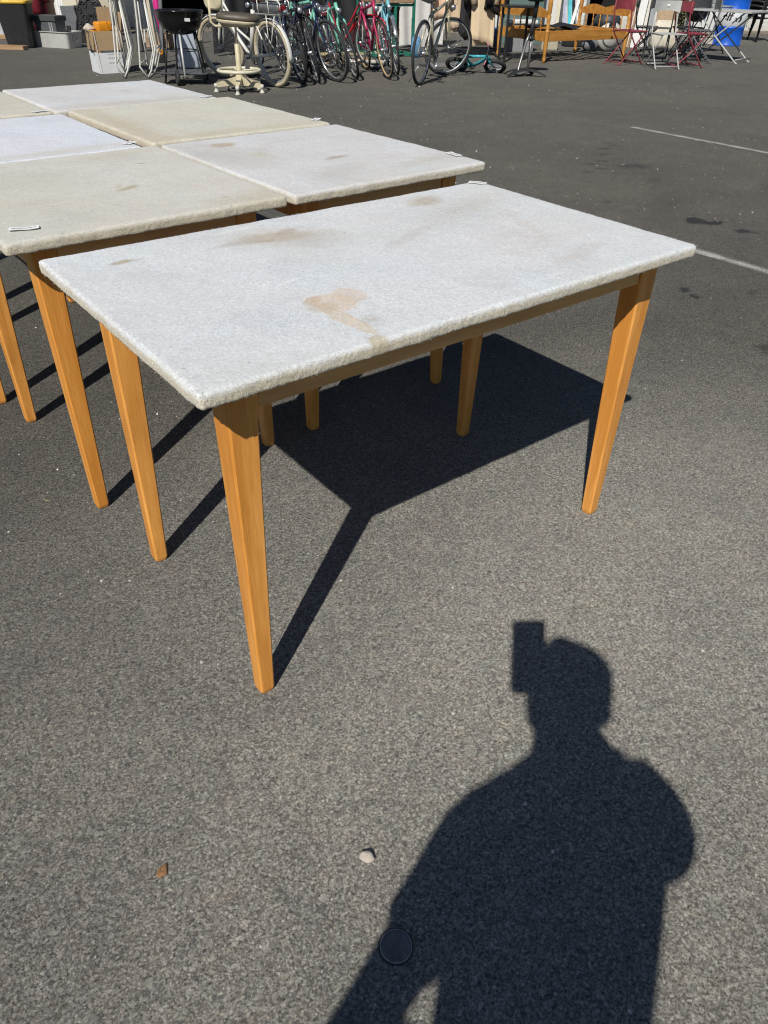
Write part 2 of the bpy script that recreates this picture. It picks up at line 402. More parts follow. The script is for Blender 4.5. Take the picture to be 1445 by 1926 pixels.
def fleece(name, base, edge, stains=(), grime=.35, seed=0.0):
    m, nt, b = nmat(name); vec0 = objco(nt)
    vec = mapping(nt, vec0, (1, 1, 1), (seed, seed * 1.7, 0))
    # matted felt pile: short strokes in several directions
    f1 = noise_n(nt, mapping(nt, wobble(nt, vec, 60, .02), (300, 110, 220)), 1, 4, .72)
    f2 = noise_n(nt, mapping(nt, wobble(nt, vec, 45, .03), (110, 330, 220), rot=(0, 0, .4)), 1, 4, .72)
    pil = math_n(nt, 'ADD', math_n(nt, 'MULTIPLY', f1, .5), math_n(nt, 'MULTIPLY', f2, .5))
    dark = tuple(c * .76 for c in base); lite = tuple(min(.92, c * 1.15) for c in base)
    col = mix_c(nt, ramp_n(nt, pil, .38, .60), c4(dark), c4(lite))
    hn = nt.nodes.new('ShaderNodeTexNoise'); hn.inputs['Scale'].default_value = 5.5; hn.inputs['Detail'].default_value = 4; lnk(nt, vec, hn.inputs['Vector'])
    hs = nt.nodes.new('ShaderNodeSeparateColor'); lnk(nt, hn.outputs['Color'], hs.inputs[0])
    col = mix_c(nt, ramp_n(nt, hs.outputs[0], .48, .66, 0, .8), col, mix_c(nt, 1.0, col, (.965, 1.0, 1.015, 1), 'MULTIPLY'))
    col = mix_c(nt, ramp_n(nt, hs.outputs[1], .50, .66, 0, .8), col, mix_c(nt, 1.0, col, (1.0, .965, .955, 1), 'MULTIPLY'))
    col = mix_c(nt, ramp_n(nt, hs.outputs[2], .55, .70, 0, .8), col, mix_c(nt, 1.0, col, (.91, .91, .92, 1), 'MULTIPLY'))
    # greying and yellowing
    big = noise_n(nt, vec, 2.4, 6, .65); mid = noise_n(nt, mapping(nt, vec, (3, 9, 5), rot=(0, 0, .2)), 1.5, 6, .7)
    gf = math_n(nt, 'MULTIPLY', ramp_n(nt, big, .42, .72), grime)
    col = mix_c(nt, gf, col, c4((base[0] * .80, base[1] * .755, base[2] * .64)))
    col = mix_c(nt, math_n(nt, 'MULTIPLY', ramp_n(nt, mid, .50, .74), grime * .75), col, c4((base[0] * .76, base[1] * .73, base[2] * .68)))
    # tiny dark lint
    vo = nt.nodes.new('ShaderNodeTexVoronoi'); vo.inputs['Scale'].default_value = 34; lnk(nt, wobble(nt, vec, 60, .02), vo.inputs['Vector'])
    sp = nt.nodes.new('ShaderNodeSeparateColor'); lnk(nt, vo.outputs['Color'], sp.inputs[0])
    lint = math_n(nt, 'MULTIPLY', math_n(nt, 'MULTIPLY', ramp_n(nt, sp.outputs[0], .80, .82), ramp_n(nt, vo.outputs['Distance'], .10, .04)), .6)
    col = mix_c(nt, lint, col, (.14, .12, .10, 1))
    wsp = {k: wobble(nt, vec0, k, a) for k, a in ((9, .06), (40, .016), (24, .05))}
    for (cx, cy, rx, ry, rot, soft, k, c, wk) in stains:
        f = stain(nt, wsp[wk], cx, cy, rx, ry, rot, soft)
        f = math_n(nt, 'MULTIPLY', f, math_n(nt, 'MULTIPLY', ramp_n(nt, noise_n(nt, vec0, 70, 4, .7), .2, .6, .55, 1.0), k))
        col = mix_c(nt, f, col, mix_c(nt, ramp_n(nt, pil, .36, .62), c4(tuple(x * .74 for x in c)), c4(tuple(x * 1.08 for x in c))))
    # the woolly rim has kept its cream colour
    sx = nt.nodes.new('ShaderNodeSeparateXYZ'); lnk(nt, wobble(nt, vec0, 30, .012), sx.inputs[0])
    rim = ramp_n(nt, sx.outputs[2], .7565, .748)
    curl = noise_n(nt, wobble(nt, vec, 120, .01), 330, 2, .55)
    ec = mix_c(nt, ramp_n(nt, curl, .36, .6), c4(tuple(x * .66 for x in edge)), c4(tuple(min(.85, x * 1.15) for x in edge)))
    ec = mix_c(nt, ramp_n(nt, noise_n(nt, vec, 11, 4), .45, .75, 0, .55), ec, c4((edge[0] * .8, edge[1] * .74, edge[2] * .6)))
    col = mix_c(nt, math_n(nt, 'MULTIPLY', rim, .85), col, ec)
    lnk(nt, col, b.inputs['Base Color'])
    b.inputs['Roughness'].default_value = .95; b.inputs['Specular IOR Level'].default_value = .1
    b.inputs['Sheen Weight'].default_value = .18; b.inputs['Sheen Roughness'].default_value = .5
    h = math_n(nt, 'ADD', pil, math_n(nt, 'MULTIPLY', noise_n(nt, vec, 520, 2, .6), .6))
    h = math_n(nt, 'ADD', h, math_n(nt, 'MULTIPLY', math_n(nt, 'MULTIPLY', curl, rim), 1.8))
    bump_n(nt, b, h, .5, .0014)
    return m

def cover_mesh(L, D, z1, th, r=.0085, step=.0045, hair=4200, seed=1):
    """padded board wrapped in woolly fleece: dense rounded slab displaced into curls, plus loose fibres along the rim"""
    rg = random.Random(seed)
    nx, ny, nz = int(L / step), int(D / step), 7
    vs = {}; V = []; F = []
    def vid(i, j, k):
        key = (i, j, k)
        if key not in vs: vs[key] = len(V); V.append(key)
        return vs[key]
    for i in range(nx):
        for j in range(ny): F.append((vid(i, j, nz), vid(i + 1, j, nz), vid(i + 1, j + 1, nz), vid(i, j + 1, nz)))
    for k in range(nz):
        for i in range(nx):
            F.append((vid(i, 0, k), vid(i + 1, 0, k), vid(i + 1, 0, k + 1), vid(i, 0, k + 1)))
            F.append((vid(i + 1, ny, k), vid(i, ny, k), vid(i, ny, k + 1), vid(i + 1, ny, k + 1)))
        for j in range(ny):
            F.append((vid(0, j + 1, k), vid(0, j, k), vid(0, j, k + 1), vid(0, j + 1, k + 1)))
            F.append((vid(nx, j, k), vid(nx, j + 1, k), vid(nx, j + 1, k + 1), vid(nx, j, k + 1)))
    A = np.array(V, dtype=float)
    Pp = np.stack([A[:, 0] / nx * L, A[:, 1] / ny * D, z1 - th + A[:, 2] / nz * th], 1)
    lo = np.array([r, r, z1 - th + r * .8]); hi = np.array([L - r, D - r, z1 - r])
    q = np.clip(Pp, lo, hi); dv = Pp - q; ln = np.linalg.norm(dv, axis=1, keepdims=True)
    nrm = np.where(ln > 1e-9, dv / np.maximum(ln, 1e-9), np.array([0, 0, 1.0]))
    Pp = q + nrm * r
    out = np.empty_like(Pp)
    for i in range(len(Pp)):
        p = Pp[i]; n_ = nrm[i]
        side = 1 - max(0, n_[2]) ** 2 if n_[2] > 0 else 1.0
        a = .8 * noise.noise((p[0] * 190, p[1] * 190, p[2] * 190 + seed)) + .8 * noise.noise((p[0] * 380, p[1] * 380, p[2] * 380))
        low = noise.noise((p[0] * 9, p[1] * 9, seed * 3.1)) * .0011 + noise.noise((p[0] * 28, p[1] * 28, seed * 2.1)) * .0007
        out[i] = p + n_ * (a * (.00025 + .00115 * side) + low * (1 + side * .8))
    base = len(out); V2 = out.tolist()
    F.append(tuple([vid(i, 0, 0) for i in range(nx)][::-1] + [vid(0, j, 0) for j in range(ny)][::1][1:] + [vid(i, ny, 0) for i in range(nx)] + [vid(nx, j, 0) for j in range(ny, 0, -1)]) if False else
             tuple([vid(i, 0, 0) for i in range(nx)] + [vid(nx, j, 0) for j in range(ny)] + [vid(i, ny, 0) for i in range(nx, 0, -1)] + [vid(0, j, 0) for j in range(ny, 0, -1)])[::-1])
    for _ in range(hair):
        t = rg.random() * 2 * (L + D)
        if t < L: p = Vector((t, 0, 0)); n_ = Vector((0, -1, 0))
        elif t < L + D: p = Vector((L, t - L, 0)); n_ = Vector((1, 0, 0))
        elif t < 2 * L + D: p = Vector((t - L - D, D, 0)); n_ = Vector((0, 1, 0))
        else: p = Vector((0, t - 2 * L - D, 0)); n_ = Vector((-1, 0, 0))
        e = rg.uniform(-.2, 1.5); z = z1 - r + r * math.sin(e)
        out_d = (n_ * math.cos(e) + Vector((0, 0, math.sin(e)))).normalized()
        p = p - n_ * (r - r * math.cos(e)) ; p.z = z if e > .05 else z1 - th * rg.uniform(.3, .95)
        dirv = (out_d + Vector((rg.gauss(0, .6), rg.gauss(0, .6), rg.gauss(0, .5)))).normalized()
        l = rg.uniform(.0012, .0036); wd_ = dirv.orthogonal().normalized() * .00025
        b_ = len(V2); mid = p + dirv * l * .55; end = p + (dirv * .8 + Vector((rg.gauss(0, .4), rg.gauss(0, .4), rg.gauss(0, .4)))) * l
        V2 += [tuple(p + wd_), tuple(p - wd_), tuple(mid - wd_ * .8), tuple(mid + wd_ * .8), tuple(end)]
        F.append((b_, b_ + 1, b_ + 2, b_ + 3)); F.append((b_ + 3, b_ + 2, b_ + 4))
    me = bpy.data.meshes.new('cover'); me.from_pydata(V2, [], F)
    me.polygons.foreach_set('use_smooth', [True] * len(F)); me['under'] = len(F) - 2 * hair - 1; me.update()
    return me

def leg_mb(cx, cy, sx, sy, top=.058, bot=.033, H=.735, ox=0.0):
    """outer faces plumb, inner faces tapering; sx, sy point to the inside of the table"""
    s = MB(); secs = []
    for z, wdt, ch in ((0.0, bot - .008, .006), (.004, bot - .003, .005), (.012, bot, .004), (.66, top - .003, .0035), (.672, top, .0035), (H, top, .0035)):
        x0, x1 = (cx, cx + sx * wdt); y0, y1 = (cy, cy + sy * wdt)
        if z < .012:
            dlt = (bot - wdt) / 2; x0 += sx * dlt; x1 += sx * dlt; y0 += sy * dlt; y1 += sy * dlt
        sft = ox * max(0, 1 - z / .66) * sx; x0 += sft; x1 += sft
        xa, xb = min(x0, x1), max(x0, x1); ya, yb = min(y0, y1), max(y0, y1)
        secs.append([(xa + ch, ya, z), (xb - ch, ya, z), (xb, ya + ch, z), (xb, yb - ch, z), (xb - ch, yb, z), (xa + ch, yb, z), (xa, yb - ch, z), (xa, ya + ch, z)])
    s.loft(secs); return s

UNDER = M('raw_chipboard', (.16, .12, .08), .85)
_tops = {}
def table(label, L, D, loc, rz, cover, ins=(.07, .05, .07, .07), key=None, step=.0048, hair=2400, z=.76, ox=0.0):
    t = thing('padded_table', label, 'table', loc, rz, 'fleece topped beech tables')
    key = key or (round(L, 3), round(D, 3))
    if key not in _tops: _tops[key] = cover_mesh(L, D, z, .0275, step=step, hair=hair, seed=len(_tops) + 1)
    me = _tops[key]
    if not me.materials:
        me.materials.append(cover); me.materials.append(UNDER); me.polygons[me['under']].material_index = 1
    o = bpy.data.objects.new('tabletop', me); COL.objects.link(o); o.parent = t
    o.material_slots[0].link = 'OBJECT'; o.material_slots[0].material = cover
    x0, x1, y0, y1 = ins[0], L - ins[1], ins[2], D - ins[3]
    for (x, y, sx, sy) in ((x0, y0, 1, 1), (x1, y0, -1, 1), (x0, y1, 1, -1), (x1, y1, -1, -1)):
        leg_mb(x, y, sx, sy, ox=ox if sx < 0 else 0).build('leg', LM, t)
    h0, h1 = .667, .7325; zc = (h0 + h1) / 2
    for y in (y0 + .006 + .011, y1 - .006 - .011):
        MB().beam((x0 + .0585, y, zc), (x1 - .0585, y, zc), .022, h1 - h0, .002).build('apron', LMX, t)
    for x in (x0 + .006 + .011, x1 - .006 - .011):
        MB().beam((x, y0 + .0585, zc), (x, y1 - .0585, zc), .022, h1 - h0, .002).build('apron', LMY, t)
    return t

COOL = (.70, .705, .715); CREAM = (.63, .60, .50); EDGE = (.62, .56, .43)
TAN = (.58, .43, .29); TANP = (.69, .56, .43); GREYS = (.47, .43, .38); PINK = (.60, .535, .48); WHT = (.80, .80, .79)
main_st = [
    (.352, .178, .040, .044, .2, .12, .80, TANP, 40), (.392, .192, .032, .036, 0, .12, .72, TANP, 40), (.322, .205, .022, .014, .5, .2, .75, TAN, 40),
    (.325, .108, .017, .085, .06, .10, .78, (.67, .56, .42), 40), (.322, .17, .03, .022, 0, .2, .5, TAN, 40), (.318, .008, .016, .016, 0, .3, .75, (.52, .42, .24), 40),
    (.362, .082, .02, .016, 0, .5, .4, GREYS, 40), (.352, .066, .018, .02, .3, .5, .3, GREYS, 40),
    (.464, .565, .075, .030, -.35, .28, .8, (.52, .42, .29), 40), (.475, .575, .10, .045, -.35, .7, .4, (.56, .48, .37), 24), (.505, .585, .03, .016, .3, .3, .6, (.42, .34, .24), 40), (.42, .555, .05, .008, -.15, .4, .6, (.44, .36, .26), 40), (.49, .545, .10, .05, -.3, .6, .45, GREYS, 24), (.37, .575, .055, .012, .1, .5, .6, GREYS, 40), (.52, .49, .06, .05, 0, .7, .3, GREYS, 9),
    (.13, .595, .024, .010, .15, .35, .85, (.42, .34, .21), 40), (.152, .592, .018, .004, .1, .4, .6, (.42, .34, .21), 40),
    (.935, .612, .05, .032, .3, .45, .8, (.47, .39, .28), 24), (1.0, .52, .14, .04, .3, .7, .4, (.52, .46, .37), 24), (.70, .40, .10, .012, .35, .6, .35, GREYS, 24), (.90, .50, .12, .10, .3, .8, .3, GREYS, 9), (.93, .24, .10, .06, .4, .7, .35, PINK, 9), (.94, .11, .10, .02, .2, .6, .45, PINK, 24), (1.0, .33, .12, .012, 1.2, .6, .35, PINK, 24),
    (.298, .322, .028, .006, .9, .3, .9, WHT, 40), (.342, .313, .03, .005, .3, .3, .9, WHT, 40), (.42, .66, .05, .008, .1, .5, .7, WHT, 40),
    (.55, .30, .20, .14, 0, .9, .16, (.62, .64, .70), 9), (.10, .30, .14, .2, 0, .9, .14, (.60, .61, .66), 9),
]
table('large pale table in front with a tan drip stain on its felt', 1.2, .7, (0, 0, 0), 0,
      fleece('fleece_main', (.675, .692, .70), EDGE, main_st, .30, 0.3), ins=(.07, .024, .067, .07), ox=.013, key='main', step=.0031, hair=5000)
sq_st = [(.40, .30, .034, .014, .6, .4, .85, (.42, .35, .22), 24), (.15, .55, .16, .06, .2, .8, .35, (.50, .48, .36), 24), (.50, .70, .12, .04, .1, .7, .4, (.52, .46, .34), 24), (.39, .33, .02, .01, 1.0, .4, .5, (.46, .40, .28), 24), (.10, .35, .2, .25, .3, .9, .22, (.56, .55, .40), 9),
         (.63, .03, .12, .05, 0, .8, .5, (.50, .42, .28), 9), (.55, .55, .01, .006, 0, .4, .6, (.2, .17, .13), 40)]
table('olive tinged cream square table left of the large one, paper slip at its corner', .70, .775, (-.028, .835, 0), R_(1.2),
      fleece('fleece_cream_near', (.635, .62, .565), EDGE, sq_st, .42, 1.9), ins=(.065, .055, .07, .07))
t3_st = [(.165, .66, .04, .034, .3, .25, .95, (.50, .40, .28), 24), (.40, .42, .2, .17, 0, .12, .42, (.74, .745, .76), 9), (.36, .31, .045, .02, .2, .4, .95, (.44, .37, .27), 24), (.55, .12, .12, .03, .2, .7, .5, (.54, .50, .42), 24), (.25, .15, .10, .05, .5, .7, .4, GREYS, 24),
         (.18, .47, .022, .03, .3, .6, .6, (.55, .52, .34), 24), (.07, .55, .09, .2, .2, .7, .4, GREYS, 9), (.40, .44, .22, .19, 0, .05, .16, GREYS, 9)]
table('square table with a pale ring on its grey felt, right of the olive cream one', .705, .775, (.69, .845, 0), R_(1.6),
      fleece('fleece_grey_ring', (.655, .655, .655), EDGE, t3_st, .5, 3.1), ins=(.065, .055, .07, .07))
table('yellowish cream square table behind the one with the pale ring', .705, .77, (.655, 1.645, 0), R_(1.0),
      fleece('fleece_yellow', (.63, .605, .51), (.60, .53, .41), [(.05, .35, .05, .4, 0, .8, .6, (.52, .42, .28), 24), (.3, .05, .3, .03, 0, .8, .5, (.52, .44, .28), 24)], .4, 4.7), ins=(.065, .055, .07, .07), z=.762)
table('bluish white square table cut by the left picture edge, bare and clean looking', .70, .74, (-.085, 1.625, 0), R_(.6),
      fleece('fleece_blue_white', (.69, .71, .76), EDGE, [(.45, .06, .25, .035, .03, .7, .6, (.58, .54, .44), 24)], .12, 6.1), ins=(.065, .055, .07, .07), z=.758)
table('lilac white square table farthest back, nearest the folded garden chairs', .70, .68, (.60, 2.425, 0), R_(1.0),
      fleece('fleece_far', (.66, .662, .668), EDGE, [(.3, .05, .3, .05, 0, .8, .6, (.54, .46, .36), 24), (.12, .30, .06, .16, .3, .7, .4, (.54, .50, .44), 24), (.45, .40, .02, .01, 0, .4, .6, (.4, .33, .25), 40)], .55, 7.7), ins=(.065, .055, .07, .07))
table('cream square table at the left picture edge in the farthest row', .70, .68, (-.115, 2.40, 0), R_(1.0),
      fleece('fleece_far_cream', (.62, .59, .50), EDGE, [], .4, 9.2), ins=(.065, .055, .07, .07))

# paper price slips
PAPER = M('paper', (.83, .83, .82), .7, var=.05); INK = M('ink', (.10, .10, .13), .7)
def slip(label, x, y, rz, wdt=.062, dep=.022, z=.7645):
    t = thing('price_slip', label, 'label', (x, y, z - .0030), rz, 'printed paper slips on the tables')
    def bend(u, v): return ((u - .5) * wdt, (v - .5) * dep, .0012 + .002 * abs(u - .5) ** 2 + .0007 * math.sin(u * 7 + x * 9))
    s = MB(); s.grid(bend, 8, 2)
    top = [(p[0], p[1], p[2]) for p in s.v]; s.add([(p[0], p[1], p[2] - .0005) for p in top], [f[::-1] for f in s.f[:16]])
    s.build('paper', PAPER, t)
    k = MB(); x_ = -.40
    rg = random.Random(int(x * 1000))
    while x_ < .40:
        l = rg.uniform(.02, .07)
        for q in range(4):
            u = x_ + .5 + q * l / 4; hh = rg.uniform(.10, .22)
            if u + l * .2 > .93: break
            p0 = bend(u, .52 - hh / 2); p1 = bend(u + l * .2, .52 + hh / 2)
            zz = max(p0[2], p1[2]) + .0004
            k.add([(p0[0], p0[1], zz), (p1[0], p0[1], zz), (p1[0], p1[1], zz), (p0[0], p1[1], zz)], [(0, 1, 2, 3)])
        x_ += l + .015
    k.build('print', INK, t, fix=False)
    return t
slip('paper slip on the far right corner of the large front table', 1.176, .676, R_(-58), .05, .026)
slip('paper slip on the near left corner of the olive cream table', .040, .921, R_(-14), .062, .024)
slip('paper slip at the right corner of the ring marked table', 1.375, .993, R_(82), .06, .026)
slip('paper slip at the corner of the bluish white table by the seam', .600, 1.70, R_(35), .045, .03, .7625)
slip('paper slip on the right corner of the yellowish cream table', 1.345, 1.735, R_(40), .055, .026, .7665)
slip('paper slip on the lilac white table farthest back', 1.262, 2.47, R_(30), .06, .03)
slip('paper slip on the cream table in the farthest row at left', .545, 2.437, R_(15), .06, .026)

# ------------------------------------------------------------------ small things on the asphalt
s = MB(); pr = []
pp = G(690, 1615)
for i in range(13):
    for j in range(9): pass
def blob(R, n=10, m=14, seed=0.0, amp=.2):
    def fn(u, v):
        a = 2 * PI * u; bta = PI * (v - .5)
        p = Vector((math.cos(a) * math.cos(bta), math.sin(a) * math.cos(bta), math.sin(bta)))
        k = 1 + amp * noise.noise(p * 1.6 + Vector((seed, seed, 0)))
        return (p.x * R[0] * k, p.y * R[1] * k, p.z * R[2] * k + R[2] * .85)
    return MB().grid(fn, m, n)
o = blob((.0135, .0105, .008), seed=3).build('pebble', M('pebble_stone', (.52, .45, .38), .8, var=.25, scale=60)); o.location = pp; o.rotation_euler = (0, 0, -.9)
tag(o, 'pale oval pebble lying on the asphalt beside the shadow', 'pebble')
t = thing('survey_disc', 'dark round scuffed disc set in the asphalt inside the shadow', 'disc', G(745, 1781))
cp = MB(); cp.lathe([(.0255, -.002), (.0255, .003), (.0245, .0042), (.0225, .0036), (.0005, .0036)], 40)
cp.build('plate', M('scuffed_disc', (.155, .155, .155), .5, .1, var=.5, scale=90, bump=.4, bscale=200), t)
MB().ring((0, 0, .0035), (0, 0, 1), .0248, .0009, 40, 6).build('edge', M('worn_edge', (.42, .42, .42), .45, .3, var=.5, scale=140), t)
MB().ring((0, 0, .0004), (0, 0, 1), .0272, .0014, 40, 6).build('gap', M('tar_gap', (.06, .06, .06), .9), t)
k = MB()
for _ in range(9):
    a = rnd(0, 2 * PI); r0 = rnd(.003, .016); a2 = a + rnd(-1.2, 1.2); r1 = rnd(.01, .021)
    k.tube([(r0 * math.cos(a), r0 * math.sin(a), .0038), ((r0 + r1) / 2 * math.cos((a + a2) / 2), (r0 + r1) / 2 * math.sin((a + a2) / 2), .0041), (r1 * math.cos(a2), r1 * math.sin(a2), .0038)], .00028, 4)
k.build('scratches', M('scratch', (.33, .30, .27), .6), t)
o = blob((.0115, .008, .003), seed=9, amp=.7).build('leaf_scrap', M('dry_leaf', (.30, .16, .07), .8, var=.4, scale=120)); o.location = G(306, 1640); o.rotation_euler = (.1, .1, .7)
tag(o, 'crumpled dry orange brown leaf scrap on the asphalt at lower left', 'leaf')
for (u, v, c, lab, l) in [(88, 942, (.42, .37, .18), 'thin dry grass straw lying left of the second table leg', .03), (1040, 170, (.6, .6, .58), 'white paper scrap on the asphalt behind the tables', .05), (548, 727, (.5, .4, .25), 'straw stalk lying in the dark table shadow', .03)]:
    p = G(u, v); a = rnd(0, 3)
    o = MB().tube([(-l / 2, 0, .0025), (0, l * .08, .004), (l / 2, 0, .0025)], [.0008, .0012, .0006], 5).build('straw' if l < .04 else 'paper_scrap', M('straw%d' % u, c, .8)); o.location = p; o.rotation_euler = (0, 0, a)
    tag(o, lab, 'straw' if l < .04 else 'scrap')
gr = MB(); rg = random.Random(3)
for _ in range(1250):
    u = rg.uniform(0, 1445); v = rg.uniform(120, 1926) if rg.random() < .55 else rg.uniform(110, 420)
    p = G(u, v); dist = (p - CAM).length
    r = rg.uniform(.0011, .0028) * (1 + .22 * max(0, dist - 1.5)) * (1.9 if rg.random() < .05 else 1)
    if dist > 12: continue
    bs = [p + Vector((rg.uniform(-1, 1) * r, rg.uniform(-1, 1) * r, 0)) for _ in range(4)]
    tp = p + Vector((rg.uniform(-.4, .4) * r, rg.uniform(-.4, .4) * r, r * .9))
    b0 = [p + Vector((math.cos(a) * r * rg.uniform(.6, 1.3), math.sin(a) * r * rg.uniform(.6, 1.3), .0)) for a in (0, 1.4, 2.9, 4.4)]
    gr.add(b0 + [tp], [(0, 1, 4), (1, 2, 4), (2, 3, 4), (3, 0, 4)])
tag(gr.build('grit', M('grit_chips', (.60, .57, .51), .8, var=.5, scale=4)), 'pale stone chips and crumbs scattered over the asphalt', 'grit', kind='stuff')

# ================================================================== the row of goods behind
BLACK = M('black_plastic', (.022, .022, .024), .45, var=.3)
BLKM = M('black_metal', (.018, .018, .019), .38, var=.3, scale=20)
RUBBER = M('rubber', (.028, .028, .029), .75, var=.3, scale=30)
CHROME = M('chrome', (.66, .67, .68), .25, .85, var=.15, scale=30)
ALU = M('aluminium', (.58, .58, .58), .38, .6, var=.15, scale=30)
WHITEP = M('white_paint', (.74, .74, .72), .4, var=.12, scale=14)
CREAMP = M('cream_paint', (.60, .545, .40), .45, var=.15, scale=14)
GREYP = M('grey_plastic', (.13, .14, .145), .5, var=.25)
KRAFT = M('cardboard', (.38, .265, .15), .85, var=.15, scale=12)
PRINTW = M('white_board', (.72, .73, .74), .7, var=.07)
STEEL = M('stainless', (.72, .71, .67), .38, .40, var=.12, scale=4)
PINE = wood('honey_pine', (.40, .17, .030), (.56, .28, .065), 'X', .4, .6)
PINEZ = wood('honey_pine_post', (.40, .17, .030), (.56, .28, .065), 'Z', .4, .6)
OLDW = wood('old_wood', (.25, .15, .08), (.42, .29, .17), 'Z', .7)
OLDWX = wood('old_wood_plank', (.28, .17, .09), (.45, .31, .19), 'X', .7)

# --- building behind: pale boarded shed with dark open bays
def boards():
    m, nt, b = nmat('boarding'); vec = objco(nt)
    sx = nt.nodes.new('ShaderNodeSeparateXYZ'); lnk(nt, vec, sx.inputs[0])
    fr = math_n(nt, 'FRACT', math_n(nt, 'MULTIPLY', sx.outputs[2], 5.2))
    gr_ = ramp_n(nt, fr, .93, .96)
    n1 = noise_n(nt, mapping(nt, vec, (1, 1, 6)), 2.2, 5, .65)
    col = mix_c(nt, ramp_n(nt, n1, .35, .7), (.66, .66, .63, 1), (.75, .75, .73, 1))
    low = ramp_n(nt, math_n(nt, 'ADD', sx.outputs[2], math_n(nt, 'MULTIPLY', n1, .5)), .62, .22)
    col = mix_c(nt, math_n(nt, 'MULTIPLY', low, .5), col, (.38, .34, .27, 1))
    lnk(nt, col, b.inputs['Base Color']); b.inputs['Roughness'].default_value = .6
    bump_n(nt, b, math_n(nt, 'SUBTRACT', 1.0, gr_), 1.0, .012)
    return m
WY = math.atan2(wd.y, wd.x)
WL = (WALL_B - WALL_A).length
bld = thing('shed_building', 'long pale boarded shed with dark open bays behind the row of goods', 'building', WALL_A - wnrm * .25, WY)
# local: x along the wall, y into the building
def wx(u): # pixel column on the wall base -> x along the wall
    dd = ray(u, 40); dd.z = 0
    # intersect with wall line
    A = WALL_A - wnrm * .25; den = dd.x * wd.y - dd.y * wd.x
    t = ((A.x - CAM.x) * wd.y - (A.y - CAM.y) * wd.x) / den
    p = Vector((CAM.x + dd.x * t, CAM.y + dd.y * t, 0)); return (p - Vector((A.x, A.y, 0))).dot(wd)
BAYS = [(wx(290), wx(515)), (wx(522), wx(700)), (wx(1098), wx(1160)), (wx(1255), wx(1300))]
HGT, DEP = 3.3, 6.0
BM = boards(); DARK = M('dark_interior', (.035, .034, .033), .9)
s = MB(); xs = 0.0
for (b0, b1) in BAYS + [(WL, WL)]:
    if b0 > xs: s.box(((xs + b0) / 2, .09, HGT / 2), (b0 - xs, .18, HGT))
    if b1 > b0: s.box(((b0 + b1) / 2, .09, (HGT + 2.35) / 2), (b1 - b0 - .004, .18, HGT - 2.35))
    xs = b1
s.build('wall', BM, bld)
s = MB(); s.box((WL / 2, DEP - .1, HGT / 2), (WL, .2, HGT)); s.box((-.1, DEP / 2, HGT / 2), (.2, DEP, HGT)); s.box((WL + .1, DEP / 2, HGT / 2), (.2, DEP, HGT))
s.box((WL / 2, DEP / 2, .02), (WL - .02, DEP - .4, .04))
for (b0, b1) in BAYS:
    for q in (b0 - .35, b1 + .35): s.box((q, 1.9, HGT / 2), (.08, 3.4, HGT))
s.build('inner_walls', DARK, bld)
s = MB(); s.box((WL / 2, DEP / 2 - .2, HGT + .09), (WL + .8, DEP + 1.1, .16)); s.build('roof', M('roof_sheet', (.22, .22, .22), .7), bld)
for (b0, b1) in BAYS:
    f = MB()
    for q in (b0 + .035, b1 - .035): f.box((q, -.02, 1.16), (.07, .035, 2.32))
    f.box(((b0 + b1) / 2, -.02, 2.36), (b1 - b0 + .1, .035, .08)); f.build('door_frame', M('frame_grey', (.25, .26, .25), .6), bld)

# --- black bin with yellow rim
SC_L = 1.0
t = thing('rubbish_bin', 'tall black plastic bin with a yellow rim beside the steel tub', 'bin', G(44, 89), YAW + .12)
s = MB(); s.loft([rrect(.36, .32, .05, 0), rrect(.38, .34, .05, .02), rrect(.50, .46, .06, .60), rrect(.50, .46, .06, .62), rrect(.48, .44, .055, .62), rrect(.36, .32, .045, .04)], (True, True))
s.build('body', BLACK, t)
s = MB(); s.loft([rrect(.515, .475, .06, .605), rrect(.525, .485, .06, .61), rrect(.525, .485, .06, .645), rrect(.505, .465, .06, .65), rrect(.49, .45, .055, .64), rrect(.49, .45, .055, .615)], (False, False), True)
s.build('rim', M('yellow_plastic', (.68, .43, .03), .45), t)
# --- pale leaning panel and plank left of the bin
t = thing('old_door', 'grey white scuffed panel leaning at the left picture edge', 'panel', G(-6, 74), YAW - .1)
MB().box((0, .10, .42), (.42, .03, .86), .004, Matrix.Rotation(-.18, 4, 'X')).build('board', M('scuffed_white', (.42, .43, .44), .6, var=.45, scale=7), t)
MB().box((0, .083, .05), (.44, .02, .07), .003, Matrix.Rotation(-.18, 4, 'X')).build('bottom_trim', OLDWX, t)
o = MB().box((0, 0, .03), (1.1, .16, .06), .006).build('wooden_plank', OLDWX); o.location = G(-12, 92); o.rotation_euler = (0, 0, YAW - .1)
tag(o, 'weathered plank lying on the ground before the bin', 'plank')
# --- dark red armchair
RED = M('red_velvet', (.17, .008, .016), .55, var=.4, scale=6)
t = thing('armchair', 'dark red upholstered armchair with round arms behind the black bin', 'armchair', G(34, 74) + HD * .5, YAW + PI + .15)
MB().box((0, 0, .25), (.86, .80, .26), .08).build('base', RED, t)
MB().box((0, -.08, .44), (.56, .66, .16), .07).build('seat_cushion', RED, t)
MB().box((0, .36, .68), (.88, .22, .66), .10).build('backrest', RED, t)
for sx in (-1, 1):
    a = MB(); a.box((sx * .40, -.04, .40), (.20, .74, .34), .06); a.tube([(sx * .40, -.42, .58), (sx * .40, .30, .60)], .115, 14); a.build('arm', RED, t)
    for sy in (-1, 1): MB().lathe([(.018, 0), (.03, .10), (.034, .13)], 10, (sx * .36, sy * .33, 0)).build('foot', BLKM, t)
